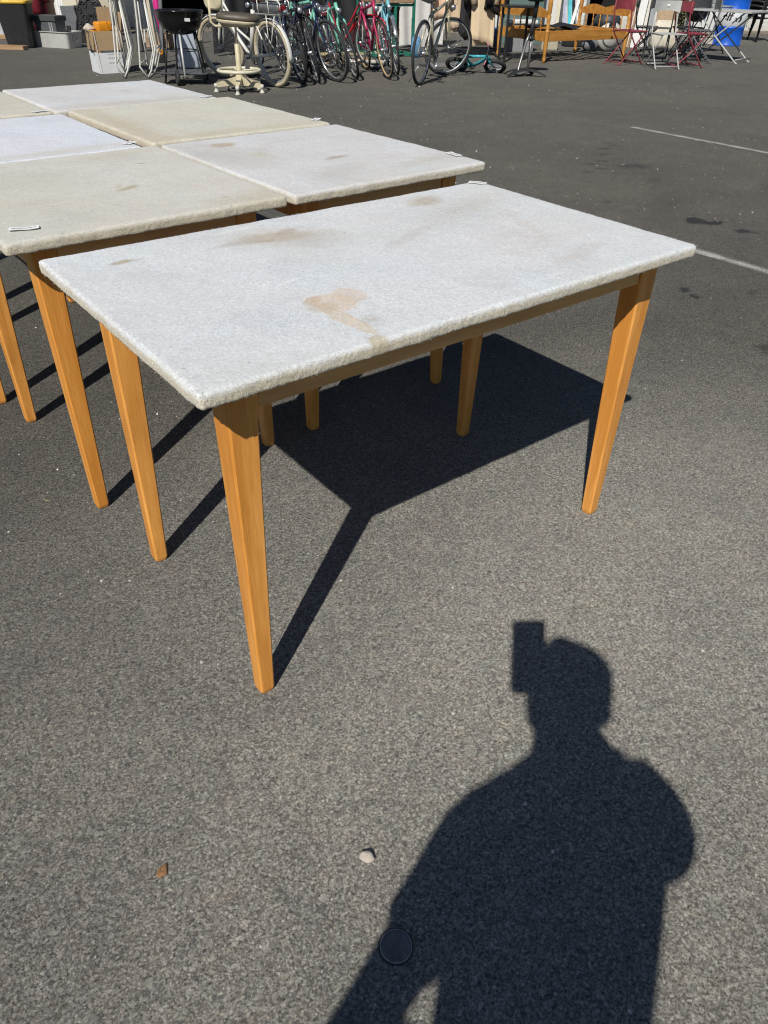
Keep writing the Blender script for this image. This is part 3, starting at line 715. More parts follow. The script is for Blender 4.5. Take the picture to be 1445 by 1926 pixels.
# --- stainless tub and the grey bins
def tub(t, w_, d_, h_, mat, r=.05, tp=.92, th=.008, lip=.016, name='body'):
    s = MB()
    s.loft([rrect(w_ * tp, d_ * tp, r, .002), rrect(w_, d_, r, h_ - .006), rrect(w_ + lip * 2, d_ + lip * 2, r + lip, h_ - .004), rrect(w_ + lip * 2, d_ + lip * 2, r + lip, h_ + .006),
            rrect(w_ - th, d_ - th, r, h_ + .006), rrect(w_ * tp - th, d_ * tp - th, r * .9, .012)], (True, True))
    return s.build(name, mat, t)
yb = yaw2((66, 88), (128, 92))
p0 = G(66, 88); p1 = G(129, 92.5)
t = thing('steel_tub', 'shallow stainless steel tub with ring handles beside the bin', 'tub', (p0 + p1) / 2 + Vector((-math.sin(yb), math.cos(yb), 0)) * .20, yb)
wt = (p1 - p0).length * 1.03
tub(t, wt, .40, .225, STEEL)
for sx in (-1, 1):
    h_ = MB(); h_.ring((sx * (wt / 2 + .005), 0, .135), (1, 0, 0), .045, .007, 20, 6); h_.box((sx * (wt / 2 - .005), 0, .18), (.02, .05, .03), .004); h_.build('handle', STEEL, t)
tl = t.location.copy()
t = thing('storage_box', 'dark grey plastic storage box standing in the steel tub', 'box', tl + Vector((0, 0, .014)) - RT * .08, yb + .03)
s = MB(); s.loft([rrect(.36, .22, .02, 0), rrect(.42, .27, .02, .36)], (True, True)); s.build('body', M('box_grey', (.10, .11, .112), .5), t)
MB().loft([rrect(.45, .30, .02, .355), rrect(.455, .305, .02, .36), rrect(.455, .305, .02, .425), rrect(.43, .28, .02, .43)], (True, True)).build('lid', M('lid_grey', (.06, .065, .065), .55), t)
for q in (.10, .14): MB().beam((q - .01, -.122, .03), (q, -.142, .34), .02, .012).build('rib', ALU, t)
t = thing('grey_crate', 'plain mid grey crate behind the steel tub, left of the black fireback', 'crate', G(133, 80) + HD * .35, YAW)
s = MB(); s.loft([rrect(.26, .24, .03, 0), rrect(.30, .28, .03, .52)], (True, True)); s.build('body', M('crate_grey', (.16, .17, .18), .5), t)
MB().box((-.06, -.135, .20), (.07, .03, .09), .005).build('latch', BLACK, t)
# --- slats, cupboard
for i, (u, c, lab) in enumerate([(92, WHITEP, 'left white painted slat leaning behind the grey storage box'), (97.5, WHITEP, 'middle white painted slat leaning behind the grey storage box'), (102.5, WHITEP, 'right white painted slat leaning behind the grey storage box'), (108.5, M('slat_grey', (.2, .2, .2), .5), 'grey slat leaning next to three white slats')]):
    b0 = G(u + 1.2, 66) + HD * .7; b0.z = 0
    o = MB().beam((0, 0, 0), (-.16 - .02 * i, .55, 1.9), .035, .02, .003).build('timber_batten', c); o.location = b0; o.rotation_euler = (0, 0, YAW)
    tag(o, lab, 'slat', 'slats leaning behind the storage box')
BEIGE = M('beige_paint', (.50, .45, .34), .55, var=.1)
t = thing('cupboard', 'tall beige panelled cupboard standing behind the black fireback', 'cupboard', G(175, 62) + HD * .45, YAW - .06)
MB().box((0, .25, .92), (.86, .46, 1.80), .006).build('body', BEIGE, t)
for sx in (-1, 1):
    dr = MB().box((sx * .215, .008, .93), (.42, .022, 1.72), .003).build('door', BEIGE, t)
    k = MB()
    for (z0, z1) in ((.15, .62), (.70, 1.72)):
        for z in (z0, z1): k.beam((sx * .215 - .15, -.008, z), (sx * .215 + .15, -.008, z), .012, .022, .003)
        for q in (-.15, .15): k.beam((sx * .215 + q, -.008, z0), (sx * .215 + q, -.008, z1), .012, .022, .003)
    k.build('moulding', BEIGE, dr)
    MB().lathe([(.006, 0), (.014, .012), (.012, .02), (.001, .024)], 10, M=Matrix.Translation((sx * .035, -.004, 1.0)) @ Matrix.Rotation(PI / 2, 4, 'X')).build('knob', STEEL, dr)
o = MB().beam((0, 0, 0), (-.10, .42, 1.6), .24, .02, .003, up=(0, -1, .2)).build('leaning_board', M('beige_board', (.52, .47, .36), .6, var=.12)); o.location = G(138, 74) + HD * .42 + Vector((0, 0, .40)); o.rotation_euler = (0, 0, YAW)
tag(o, 'beige board propped upright on the mid grey crate', 'board'); o.location = G(133, 80) + HD * .35 + Vector((0, 0, .521)) - HD * .02
# --- cast iron fireback
IRON = M('cast_iron', (.022, .022, .023), .42, .3, var=.4, scale=25)
t = thing('fireback', 'black cast iron fireback with scrolled relief behind the cardboard box', 'fireback', G(179, 82), YAW - .03)
half = [(0, .60), (.03, .595), (.06, .57), (.085, .565), (.13, .585), (.17, .56), (.20, .50), (.235, .475), (.26, .50), (.285, .455), (.27, .40), (.255, .34), (.285, .26), (.30, .18), (.30, 0)]
out = [(x, z) for x, z in half] + [(-x, z) for x, z in half[::-1][:-1]]
LE = Matrix.Rotation(-.12, 4, 'X') @ Matrix.Diagonal((1.0, 1.0, 1.12, 1))
MB().prism(out, 0, .03, LE).build('plate', IRON, t)
k = MB()
def spiral(cx, cz, r0, a0, turns, sgn):
    return [(cx + sgn * (r0 * (1 - .8 * q / 20)) * math.cos(a0 + turns * 2 * PI * q / 20), -.006, cz + (r0 * (1 - .8 * q / 20)) * math.sin(a0 + turns * 2 * PI * q / 20)) for q in range(21)]
for sx in (-1, 1):
    k.tube(spiral(sx * .09, .50, .06, 0, 1.4, sx), .008, 6, M=LE); k.tube(spiral(sx * .19, .43, .055, 1, 1.4, sx), .008, 6, M=LE)
    k.tube(spiral(sx * .10, .34, .07, 2, 1.5, sx), .008, 6, M=LE); k.tube(spiral(sx * .21, .27, .06, 3, 1.4, sx), .008, 6, M=LE); k.tube(spiral(sx * .12, .15, .08, 4, 1.4, sx), .008, 6, M=LE)
    k.tube([(sx * x * .93, -.004, z * .95) for x, z in half], .012, 6, M=LE)
k.build('relief', IRON, t)
k = MB(); k.beam((0, .03, .42), (0, .34, .0), .03, .02); k.build('prop', IRON, t)
# --- cardboard box with its load
c0 = G(190, 139.5); cR = G(239, 137); cL = G(163, 130.5)
ybx = math.atan2(cR.y - c0.y, cR.x - c0.x); wb_ = (cR - c0).length * 1.06
db_ = .34
t = thing('cardboard_box', 'open brown cardboard box with a white printed lower half', 'box', c0, ybx)
Hb = .47
s = MB(); th = .006
s.box((wb_ / 2, db_ / 2, .004), (wb_, db_, .008))
s.box((wb_ / 2, th / 2, Hb / 2), (wb_, th, Hb)); s.box((wb_ / 2, db_ - th / 2, Hb / 2), (wb_, th, Hb))
s.box((th / 2, db_ / 2, Hb / 2), (th, db_ - 2 * th, Hb)); s.box((wb_ - th / 2, db_ / 2, Hb / 2), (th, db_ - 2 * th, Hb))
s.build('body', KRAFT, t)
k = MB(); n = 14
arc = [(wb_ * (.12 + .8 * i / n), .235 + .045 * math.sin(PI * min(1, i / n * 1.15))) for i in range(n + 1)]
k.prism([(0.001, .002), (wb_ - .001, .002), (wb_ - .001, .20)] + arc[::-1] + [(.001, .235)], -.003, -.0005)
k.box((-.0015, db_ / 2, .12), (.002, db_ - .004, .235)); k.build('white_print', PRINTW, t)
k = MB(); rg = random.Random(5)
for r_, z in enumerate((.215, .175, .12)):
    x = wb_ * .36
    while x < wb_ * .80:
        l = rg.uniform(.012, .026); k.box((x + l / 2, -.0035, z), (l, .001, .012)); x += l + .006
k.build('printed_lines', M('grey_ink', (.42, .44, .48), .8), t)
MB().beam((wb_ * .06, -.002, .0), (wb_ * .0, -.004, .46), .012, .004).build('packing_tape', M('white_tape', (.75, .74, .72), .4), t)
for (a_, b_, hh, ang) in (((wb_ * .5, db_, Hb), (wb_, db_, Hb), .24, .06), ((wb_, 0, Hb), (wb_, db_, Hb), .20, -.25)):
    a_ = Vector(a_); b_ = Vector(b_); ou = Vector((0, math.sin(ang), math.cos(ang))) if a_.y == b_.y else Vector((math.sin(-ang), 0, math.cos(ang)))
    f = MB(); f.loft([[a_, b_, b_ + ou * hh - (b_ - a_) * .04, a_ + ou * hh + (b_ - a_) * .04], [q + Vector((.002, .004, 0)) for q in (a_, b_, b_ + ou * hh - (b_ - a_) * .04, a_ + ou * hh + (b_ - a_) * .04)]]); f.build('flap', KRAFT, t)
MB().loft([[(.02, -.006, Hb), (wb_ - .01, -.006, Hb), (wb_ - .02, -.02, Hb - .21), (.03, -.02, Hb - .21)], [(.02, -.001, Hb), (wb_ - .01, -.001, Hb), (wb_ - .02, -.016, Hb - .21), (.03, -.016, Hb - .21)]]).build('flap', KRAFT, t)
MB().loft([[(-.006, .02, Hb), (-.006, db_ - .02, Hb), (-.02, db_ - .03, Hb - .21), (-.02, .03, Hb - .21)], [(-.001, .02, Hb), (-.001, db_ - .02, Hb), (-.016, db_ - .03, Hb - .21), (-.016, .03, Hb - .21)]]).build('flap', KRAFT, t)
BX = Matrix.Translation(c0) @ Matrix.Rotation(ybx, 4, 'Z')
ORG = M('orange_plastic', (.72, .27, .012), .4, var=.12)
t = thing('toy_case', 'bright orange plastic case lying on top of the cardboard box', 'case', BX @ Vector((wb_ * .45, db_ * .38, Hb - .05)), ybx + .12)
s = MB(); s.box((0.02, 0, .085), (.23, .15, .12), .025); s.box((.03, 0, .085), (.012, .158, .126), .004); s.build('body', ORG, t)
s = MB(); s.tube([(-.09, -.03, .03), (-.15, -.04, .04), (-.16, .0, .045), (-.10, .03, .05)], .016, 8); s.build('handle', ORG, t)
s = MB(); s.tube([(-.06, -.076, .05), (.02, -.08, .03), (.12, -.078, .07), (.10, -.02, .12)], .004, 6); s.build('cable', BLACK, t)
o = blob((.085, .06, .05), seed=5, amp=.35).build('cloth_cap', M('beige_cloth', (.55, .48, .40), .9)); o.location = BX @ Vector((wb_ * .06, db_ * .68, Hb - .03)); o.rotation_euler = (0, .3, ybx)
tag(o, 'beige cloth cap lying on the left back of the cardboard box', 'cap')
o = MB().tube([BX @ Vector((x, y, z)) for x, y, z in ((.10, .10, Hb + .01), (.0, .12, Hb + .012), (-.03, .13, Hb - .03), (-.035, .13, Hb - .14), (-.028, .12, Hb - .20), (-.03, .10, Hb - .235))], [.004, .004, .004, .004, .012, .014], 6).build('charger_cable', BLACK)
tag(o, 'black charger cable hanging over the left side of the cardboard box', 'cable')

# --- folded garden chairs (white tube frames leaning against each other)
FLORAL = None
def floral():
    m, nt, b = nmat('floral_cloth'); vec = objco(nt)
    n1 = noise_n(nt, vec, 16, 3); n2 = noise_n(nt, mapping(nt, vec, loc=(5, 2, 1)), 11, 3)
    col = mix_c(nt, ramp_n(nt, n1, .47, .53), (.085, .20, .15, 1), (.52, .48, .36, 1))
    col = mix_c(nt, ramp_n(nt, n2, .58, .64), col, (.20, .32, .22, 1))
    lnk(nt, col, b.inputs['Base Color']); b.inputs['Roughness'].default_value = .85
    return m
FLORAL = floral()
WTUBE = M('white_tube', (.72, .71, .66), .38, var=.18, scale=20)
def folded_chair(label, loc, rz, cloth, lean=.06):
    t = thing('folded_chair', label, 'garden chair', loc, rz, 'folded white garden chairs')
    W2 = .25
    # two side frames (y = -W2, +W2 is the chair width, seen end-on), cross bars, seat tube loops folded flat
    def side(pts, y, nm):
        MB().tube([(x, y, z) for x, z in pts], .0115, 8).build(nm, WTUBE, t)
    A = [(-.04, 1.30), (-.02, .95), (-.035, .60), (-.075, .17), (-.085, .13), (.0, .012)]
    B = [(.0, .012), (.05, .09), (.135, .32), (.11, .60), (.07, 1.0), (.05, 1.32)]
    C = [(.06, 1.05), (.03, .62), (-.04, .14), (-.055, .16)]
    for y in (-W2, W2):
        side(A, y, 'front_tube'); side(B, y, 'rear_tube')
        MB().tube([(.01, y + .03 * (-1 if y > 0 else 1), 1.15), (-.005, y * .88, .55), (.02, y * .88, .10), (.10, y * .88, .30), (.075, y * .88, .85)], .0095, 8).build('seat_tube', WTUBE, t)
        MB().box((.03, y, .86), (.10, .02, .05), .008).build('arm_hinge', M('hinge_grey', (.55, .55, .53), .5), t)
    k = MB()
    for (x, z) in ((0, .012), (-.078, .16), (.13, .32), (.06, 1.30), (-.035, 1.28)): k.tube([(x, -W2, z), (x, W2, z)], .0105, 8)
    k.build('cross_bar', WTUBE, t)
    if cloth:
        MB().grid(lambda u, v: (-.045 + .02 * math.sin(v * 6 + u * 3) - .03 * abs(u - .5), -W2 + u * 2 * W2, .55 + v * .72), 10, 12).build('cloth', cloth, t)
    else:
        MB().grid(lambda u, v: (.02 + .015 * math.sin(v * 7), -W2 * .9 + u * 1.8 * W2, .52 + v * .7), 8, 10).build('cloth', M('white_mesh', (.62, .62, .58), .8), t)
    return t
folded_chair('folded white tube garden chair with green floral cloth beside the cardboard box', G(227, 148) + HD * .25, YAW + .22, FLORAL)
folded_chair('folded white tube garden chair with plain pale cloth left of the kettle grill', G(276, 148) + HD * .25, YAW + .10, None)
# dark and coloured goods seen between them
t = thing('closed_parasol', 'closed bright pink parasol standing behind the folded garden chairs', 'parasol', G(301, 112) + HD * .25, YAW)
MB().loft([[(.012 * math.cos(a), .012 * math.sin(a), .22) for a in [2 * PI * i / 12 for i in range(12)]], [(.06 * math.cos(a) * (1 if i % 2 else .6), .06 * math.sin(a) * (1 if i % 2 else .6), .62) for i, a in enumerate([2 * PI * i / 12 for i in range(12)])], [(.02 * math.cos(a), .02 * math.sin(a), 1.0) for a in [2 * PI * i / 12 for i in range(12)]]], smooth=True).build('canopy', M('pink_cloth', (.62, .02, .22), .7), t)
MB().tube([(0, 0, 0), (0, 0, 1.25)], .007, 6).build('pole', WHITEP, t)
t = thing('hedge_trimmer', 'black tool with an orange ring leaning behind the folded chairs', 'tool', G(306, 118), YAW)
MB().beam((0, 0, .02), (.06, .2, .9), .05, .03, .005).build('shaft', GREYP, t)
MB().ring((0, -.03, .14), (0, 1, .2), .03, .012, 18, 8).build('ring', ORG, t)
MB().box((0, 0, .08), (.10, .06, .16), .015).build('housing', BLACK, t)
for (u, v, c, lab, wdt, dx) in [(259, 100, BLACK, 'black rolled sunshade standing between the two folded chairs', .09, 0), (297, 96, OLDW, 'narrow brown plank leaning behind the kettle grill', .07, .05), (288, 100, M('cream_plank', (.58, .5, .36), .6), 'cream batten leaning behind the right folded chair', .05, -.12)]:
    o = MB().beam((0, 0, 0), (dx, .30, 1.5), wdt, .03 if wdt < .08 else .08, .01).build('leaning_batten', c); o.location = G(u, v) + HD * .2; o.rotation_euler = (0, 0, YAW); tag(o, lab, 'batten')
o = MB().box((0, 0, .31), (.30, .28, .62), .03).build('heater_casing', M('pale_blue_white', (.55, .60, .68), .4, var=.1)); o.location = G(353, 130) + HD * .15; o.rotation_euler = (0, 0, YAW + .5)
tag(o, 'pale casing standing on the ground behind the legs of the kettle grill', 'casing')
o = MB().box((0, 0, .10), (.5, .3, .20), .01).build('wooden_crate', OLDWX); o.location = G(295, 92) + HD * .35; o.rotation_euler = (0, 0, YAW); tag(o, 'low brown wooden crate on the gravel behind the folded chairs', 'crate')

# --- kettle grill
def grill(name, label, loc, rz, sc=1.0, lid=False):
    t = thing(name, label, 'grill', loc, rz); t.scale = (sc, sc, sc)
    MB().lathe([(.03, .50), (.13, .515), (.22, .57), (.265, .66), (.275, .735), (.285, .74), (.285, .75), (.265, .75), (.255, .66), (.20, .58), (.02, .53)], 32).build('bowl', M('enamel_black', (.012, .012, .013), .16, var=.2), t)
    k = MB()
    k.ring((0, 0, .742), (0, 0, 1), .258, .004, 32, 5)
    for i in range(-9, 10):
        x = i * .027; y = math.sqrt(max(0, .256 ** 2 - x * x)); k.tube([(x, -y, .742), (x, y, .742)], .0025, 4)
    k.build('grate', M('grate_metal', (.08, .08, .08), .35, .8), t)
    MB().box((.13, -.252, .665), (.062, .006, .032), .001, Matrix.Rotation(.0, 4, 'Z')).build('sticker', M('sticker', (.6, .6, .6), .5), t)
    for i, (x, y, m_) in enumerate(((-.24, -.14, BLKM), (.24, -.10, BLKM), (-.16, .24, BLKM), (.22, .22, BLKM))):
        MB().tube([(x * .62, y * .62, .56), (x, y, .01)], .012, 8).build('leg', m_, t)
    MB().tube([(.0, -.15, .53), (.03, -.27, .085)], .013, 8).build('front_leg', M('leg_silver', (.60, .60, .58), .4, .2), t)
    for x in (-.06,):
        w_ = MB(); w_.ring((x, -.28, .08), (1, .35, 0), .058, .022, 24, 8); wo = w_.build('wheel', RUBBER, t)
        MB().lathe([(.0, -.012), (.05, -.01), (.05, .01), (.0, .012)], 18, M=Matrix.Translation((x, -.28, .08)) @ Matrix.Rotation(.337, 4, 'Z') @ Matrix.Rotation(PI / 2, 4, 'Y')).build('hub', BLACK, wo)
    MB().ring((0, -.01, .345), (0, 0, 1), .165, .006, 28, 6).build('ring_brace', BLKM, t)
    k = MB(); k.loft([rrect(.56, .40, .05, .105), rrect(.58, .42, .05, .115), rrect(.58, .42, .05, .122)], (True, True)); k.build('bottom_shelf', M('shelf_grey', (.16, .165, .165), .4, .6), t)
    MB().tube([(.0, -.27, .085), (.27, -.20, .085)], .008, 6).build('axle', BLKM, t)
    h = MB(); h.tube([(.27, .06, .70), (.32, .07, .70), (.33, .10, .66), (.31, .1, .56)], .006, 6); h.build('handle', CHROME, t)
    if lid:
        MB().lathe([(.285, .755), (.27, .83), (.20, .92), (.10, .965), (.0, .975)], 32).build('lid', M('enamel_black', (.012, .012, .013), .16), t)
    return t
grill('kettle_grill', 'black kettle grill on legs with a wheel in front of the bikes', G(340, 162) + HD * .30 + RT * .02, YAW + .05)

# --- drafting stool, cream
t = thing('swivel_stool', 'cream swivel work stool with brown seat and round foot ring', 'stool', G(453, 173) + HD * .02, YAW)
SCR = M('cream_enamel', (.60, .53, .36), .42, var=.2, scale=14)
for i, a in enumerate((R_(-88), R_(-20), R_(50), R_(128), R_(196))):
    e = Vector((math.cos(a), math.sin(a), 0))
    s = MB(); s.loft([[e * .02 + Vector((-e.y, e.x, 0)) * .03 + Vector((0, 0, .16)), e * .02 - Vector((-e.y, e.x, 0)) * .03 + Vector((0, 0, .16)), e * .02 - Vector((-e.y, e.x, 0)) * .03 + Vector((0, 0, .075)), e * .02 + Vector((-e.y, e.x, 0)) * .03 + Vector((0, 0, .075))],
                      [e * .285 + Vector((-e.y, e.x, 0)) * .019 + Vector((0, 0, .088)), e * .285 - Vector((-e.y, e.x, 0)) * .019 + Vector((0, 0, .088)), e * .285 - Vector((-e.y, e.x, 0)) * .019 + Vector((0, 0, .05)), e * .285 + Vector((-e.y, e.x, 0)) * .019 + Vector((0, 0, .05))]])
    lg = s.build('base_arm', SCR, t)
    MB().lathe([(.028, .0), (.03, .012), (.018, .022), (.016, .05), (.022, .052), (.022, .088)], 14, tuple(e * .28)).build('foot', M('foot_white', (.62, .60, .52), .6), lg)
MB().lathe([(.045, .07), (.05, .15), (.034, .19), (.031, .20), (.029, .47), (.024, .475)], 18).build('column', SCR, t)
MB().lathe([(.013, .47), (.013, .63), (.05, .635), (.05, .65)], 14).build('piston', CHROME, t)
k = MB(); k.ring((0, 0, .215), (0, 0, 1), .238, .0175, 44, 9)
for i in range(4): a = .5 + i * PI / 2; k.tube([(.03 * math.cos(a), .03 * math.sin(a), .215), (.235 * math.cos(a), .235 * math.sin(a), .215)], .009, 6)
k.build('foot_ring', M('ring_cream', (.66, .62, .47), .4, var=.15), t)
MS = Matrix.Translation((.0, 0, 0)) @ Matrix.Rotation(.06, 4, 'Y')
k = MB(); k.loft([rrect(.30, .26, .10, .645), rrect(.44, .40, .13, .665), rrect(.465, .42, .14, .69), rrect(.465, .42, .14, .70)], smooth=True, M=MS); k.build('seat_shell', SCR, t)
k = MB(); k.loft([rrect(.46, .415, .14, .70), rrect(.475, .43, .14, .715), rrect(.47, .425, .14, .745), rrect(.40, .36, .13, .762), rrect(.2, .18, .08, .758)], smooth=True, M=MS)
k.build('seat_cushion', M('brown_vinyl', (.105, .085, .062), .5, var=.25), t)
k = MB(); k.tube([(-.05, .08, .64), (-.24, .10, .63), (-.29, .10, .67), (-.295, .10, .98)], .014, 8); k.build('back_support', SCR, t)
MB9 = Matrix.Translation((-.235, .10, .905)) @ Matrix.Rotation(.75, 4, 'Z')
def pad(ww, hh, x): return [(x, p[0], p[1]) for p in rrect(ww, hh, .085, 0)]
MB().loft([pad(.30, .21, -.035), pad(.34, .25, -.02), pad(.34, .25, .0), pad(.32, .23, .008)], smooth=True, M=MB9).build('back_shell', SCR, t)
MB().loft([pad(.29, .20, .006), pad(.30, .21, .018), pad(.24, .15, .030)], smooth=True, M=MB9).build('backrest', M('cream_vinyl', (.50, .42, .24), .5), t)

# ------------------------------------------------------------------ bicycles
def bicycle(label, col, loc, rz, lean=.0, steer=0.0, R=.34, tyre_r=.018, tyre=None, rim=None, step=False, guard=None, rack=False, battery=False, saddle=None, flatbar=True, drop=False, lamp=True, grips=None, sc=1.0, basket=False, fork=None, tone=None, rot=None, rear=0.0, tk=1.12):
    """local x: rear axle (0) to front; lean about the tyre line"""
    t = thing('bicycle', label, 'bicycle', loc, 0, 'bicycles parked in a row')
    t.rotation_euler = rot if rot else (lean, 0, rz); t.scale = (sc, sc, sc)
    tyre = tyre or RUBBER; rim = rim or ALU; saddle = saddle or BLACK; fork = fork or col; grips = grips or BLACK
    WB = 1.06; hd_b = Vector((WB - .22, 0, .62)); ax = Vector((WB, 0, R)); up_ = Vector((-.30, 0, 1)).normalized()
    top = Vector((WB - .06 - .30 * (.72 - R) - .02, 0, .74)); top = ax + up_ * .46 - Vector((.03, 0, 0))
    headb = ax + up_ * (R + .06) - Vector((.03, 0, 0)); headt = headb + up_ * .13
    pivot = headb
    ST = Matrix.Translation(pivot) @ Matrix.Rotation(steer, 4, up_) @ Matrix.Translation(-pivot)
    def wheel(c, Mx, nm):
        wo = MB().ring(c, (0, 1, 0), R - tyre_r, tyre_r, 44, 8, Mx).build(nm, tyre, t)
        MB().ring(c, (0, 1, 0), R - tyre_r * 2 - .006, .011, 44, 6, Mx).build('rim', rim, wo)
        s = MB(); c = Vector(c)
        for i in range(28):
            a = 2 * PI * i / 28; a2 = a + (.35 if i % 2 else -.35); y = .03 if i % 4 < 2 else -.03
            s.tube([c + Vector((.022 * math.cos(a2), y, .022 * math.sin(a2))), c + Vector(((R - .045) * math.cos(a), 0, (R - .045) * math.sin(a)))], .0013, 3, M=Mx)
        s.build('spokes', CHROME, wo)
        MB().lathe([(.012, -.05), (.024, -.04), (.018, 0), (.024, .04), (.012, .05)], 12, M=Mx @ Matrix.Translation(c) @ Matrix.Rotation(PI / 2, 4, 'X')).build('hub', CHROME, wo)
        return wo
    wheel((0, 0, R), Matrix.Identity(4), 'rear_wheel'); wheel(tuple(ax), ST, 'front_wheel')
    bb = Vector((.44, 0, .28)); st = bb + Vector((-.16, 0, .46)) ; sb = bb + Vector((-.20, 0, .58))
    f = MB()
    f.tube([bb, st + Vector((-.005, 0, .03))], .0165 * tk, 10)
    f.tube([headb - up_ * .015, headt + up_ * .015], .020 * tk, 10)
    if step:
        f.tube([headb + up_ * .03, bb.lerp(headb, .45) + Vector((-.02, 0, -.04)), bb], .021, 10)
        f.tube([headt - up_ * .02, bb.lerp(headb, .5) + Vector((-.03, 0, .05)), bb.lerp(st, .35)], .014, 10)
    else:
        f.tube([headb + up_ * .02, bb], .018 * tk, 10); f.tube([headt - up_ * .02, st], .0155 * tk, 10)
    for y in (-.055, .055):
        f.tube([bb + Vector((-.02, y * .4, 0)), (0, y, R)], .0105 * tk, 8); f.tube([st + Vector((0, y * .4, -.01)), (0, y, R)], .0085, 8)
    f.build('frame', col, t)
    s = MB()
    for y in (-.05, .05):
        s.tube([headb - up_ * .02 + Vector((0, y * .5, 0)), headb - up_ * .07 + Vector((.005, y, 0)), ax.lerp(headb, .4) + Vector((0.0, y, 0)), ax + Vector((0, y, 0))], [.013 * tk, .0125 * tk, .011 * tk, .008], 8, M=ST)
    s.build('fork', fork, t)
    s = MB(); stem = headt + up_ * .10
    s.tube([headt, stem, stem + Vector((.06, 0, .01))], .012, 8, M=ST)
    cl = stem + Vector((.06, 0, .01))
    if drop:
        bar = [cl + Vector((x, y, z)) for x, y, z in ((.04, -.20, -.14), (.12, -.205, -.09), (.12, -.205, -.01), (.05, -.20, .0), (0, -.16, 0), (0, 0, 0), (0, .16, 0), (.05, .20, 0), (.12, .205, -.01), (.12, .205, -.09), (.04, .20, -.14))]
    elif flatbar:
        bar = [cl + Vector((x, y, z)) for x, y, z in ((-.05, -.30, .02), (0, -.14, .015), (0, 0, 0), (0, .14, .015), (-.05, .30, .02))]
    else:
        bar = [cl + Vector((x, y, z)) for x, y, z in ((-.22, -.27, .03), (-.10, -.25, .05), (.02, -.10, .05), (0, 0, 0), (.02, .10, .05), (-.10, .25, .05), (-.22, .27, .03))]
    s.tube(bar, .011, 8, M=ST); hb = s.build('handlebar', CHROME if not flatbar else BLKM, t)
    for y in (0, -1):
        a_, b_ = (bar[0], bar[1]) if y == 0 else (bar[-1], bar[-2]); MB().tube([a_, a_.lerp(b_, .75)], .0165, 8, M=ST).build('grip', grips, hb)
    if not drop:
        k = MB()
        for sg in (-1, 1):
            k.tube([cl + Vector((.02, sg * .12, 0)), cl + Vector((.10, sg * .06, -.10)), headb + Vector((.02, sg * .03, .02))], .003, 5, M=ST)
        k.build('cables', BLACK, hb)
    s = MB(); s.tube([st, sb], .0125, 8); s.build('seat_post', CHROME, t)
    sa = sb + Vector((-.02, 0, .02))
    MB().loft([[(sa.x - .14, sa.y + y, sa.z + z) for y, z in ((-.085, 0), (-.07, .035), (0, .045), (.07, .035), (.085, 0), (0, -.02))],
               [(sa.x - .08, sa.y + y, sa.z + z) for y, z in ((-.085, 0), (-.065, .038), (0, .045), (.065, .038), (.085, 0), (0, -.03))],
               [(sa.x + .04, sa.y + y, sa.z + z) for y, z in ((-.03, 0), (-.022, .028), (0, .034), (.022, .028), (.03, 0), (0, -.02))],
               [(sa.x + .14, sa.y + y, sa.z + z) for y, z in ((-.018, 0), (-.014, .02), (0, .024), (.014, .02), (.018, 0), (0, -.01))]], smooth=True).build('saddle', saddle, t)
    s = MB(); s.ring(bb + Vector((0, -.05, 0)), (0, 1, 0), .085, .005, 28, 6); s.ring(bb + Vector((0, -.05, 0)), (0, 1, 0), .055, .004, 20, 5)
    for a in range(5): s.tube([bb + Vector((0, -.05, 0)), bb + Vector((.085 * math.cos(a * 1.257), -.05, .085 * math.sin(a * 1.257)))], .005, 5)
    s.tube([bb + Vector((0, -.05, .085)), Vector((0, -.05, R + .035))], .004, 5); s.tube([bb + Vector((0, -.05, -.085)), Vector((0, -.05, R - .035))], .004, 5)
    s.tube([bb + Vector((0, -.08, 0)), bb + Vector((0, .08, 0))], .012, 8)
    s.build('chainset', M('drive_metal', (.16, .16, .16), .4, .9, scale=30), t)
    for sg in (-1, 1):
        e = bb + Vector((sg * .12, sg * .09, -.12)); s = MB(); s.tube([bb + Vector((0, sg * .08, 0)), e], .009, 6); s.build('crank', CHROME, t)
        MB().box(e + Vector((0, sg * .055, 0)), (.085, .09, .02), .005).build('pedal', BLACK, t)
    if guard:
        for c, Mx, a0, a1 in ((Vector((0, 0, R)), Matrix.Identity(4), R_(20), R_(200)), (ax, ST, R_(35), R_(200))):
            s = MB(); nn = 18
            secs = []
            for i in range(nn + 1):
                a = a0 + (a1 - a0) * i / nn if c.x < .5 else R_(20) + (R_(185) - R_(20)) * i / nn
                if c.x < .5: a = R_(15) + (R_(190) - R_(15)) * i / nn
                rr = R + .014
                secs.append([c + Vector(((rr - dd) * math.cos(a), y, (rr - dd) * math.sin(a))) for y, dd in ((-.028, .012), (-.02, .002), (0, -.002), (.02, .002), (.028, .012), (.019, .005), (0, .001), (-.019, .005))])
            s.loft(secs, smooth=True, M=Mx); s.build('mudguard', guard, t)
    if rack:
        s = MB(); z0 = 2 * R + .06; z1 = z0 + (.14 if battery else .0)
        for y in (-.065, .065):
            s.tube([(.20, y, z1), (-.30, y, z1), (-.34, y, z1 - .03), (-.34, y, z0), (.16, y, z0)] if battery else [(.20, y, z0), (-.30, y, z0)], .008, 7)
            s.tube([(-.06, y, z0), (-.03, y * .9, R)], .006, 6); s.tube([(-.22, y, z0), (-.03, y * .9, R)], .006, 6)
            if battery:
                for x in (-.12, .08): s.tube([(x, y, z0), (x, y, z1)], .006, 6)
        for x in (-.30, -.14, .02, .18): s.tube([(x, -.065, z1), (x, .065, z1)], .006, 6)
        s.build('rack', rack, t)
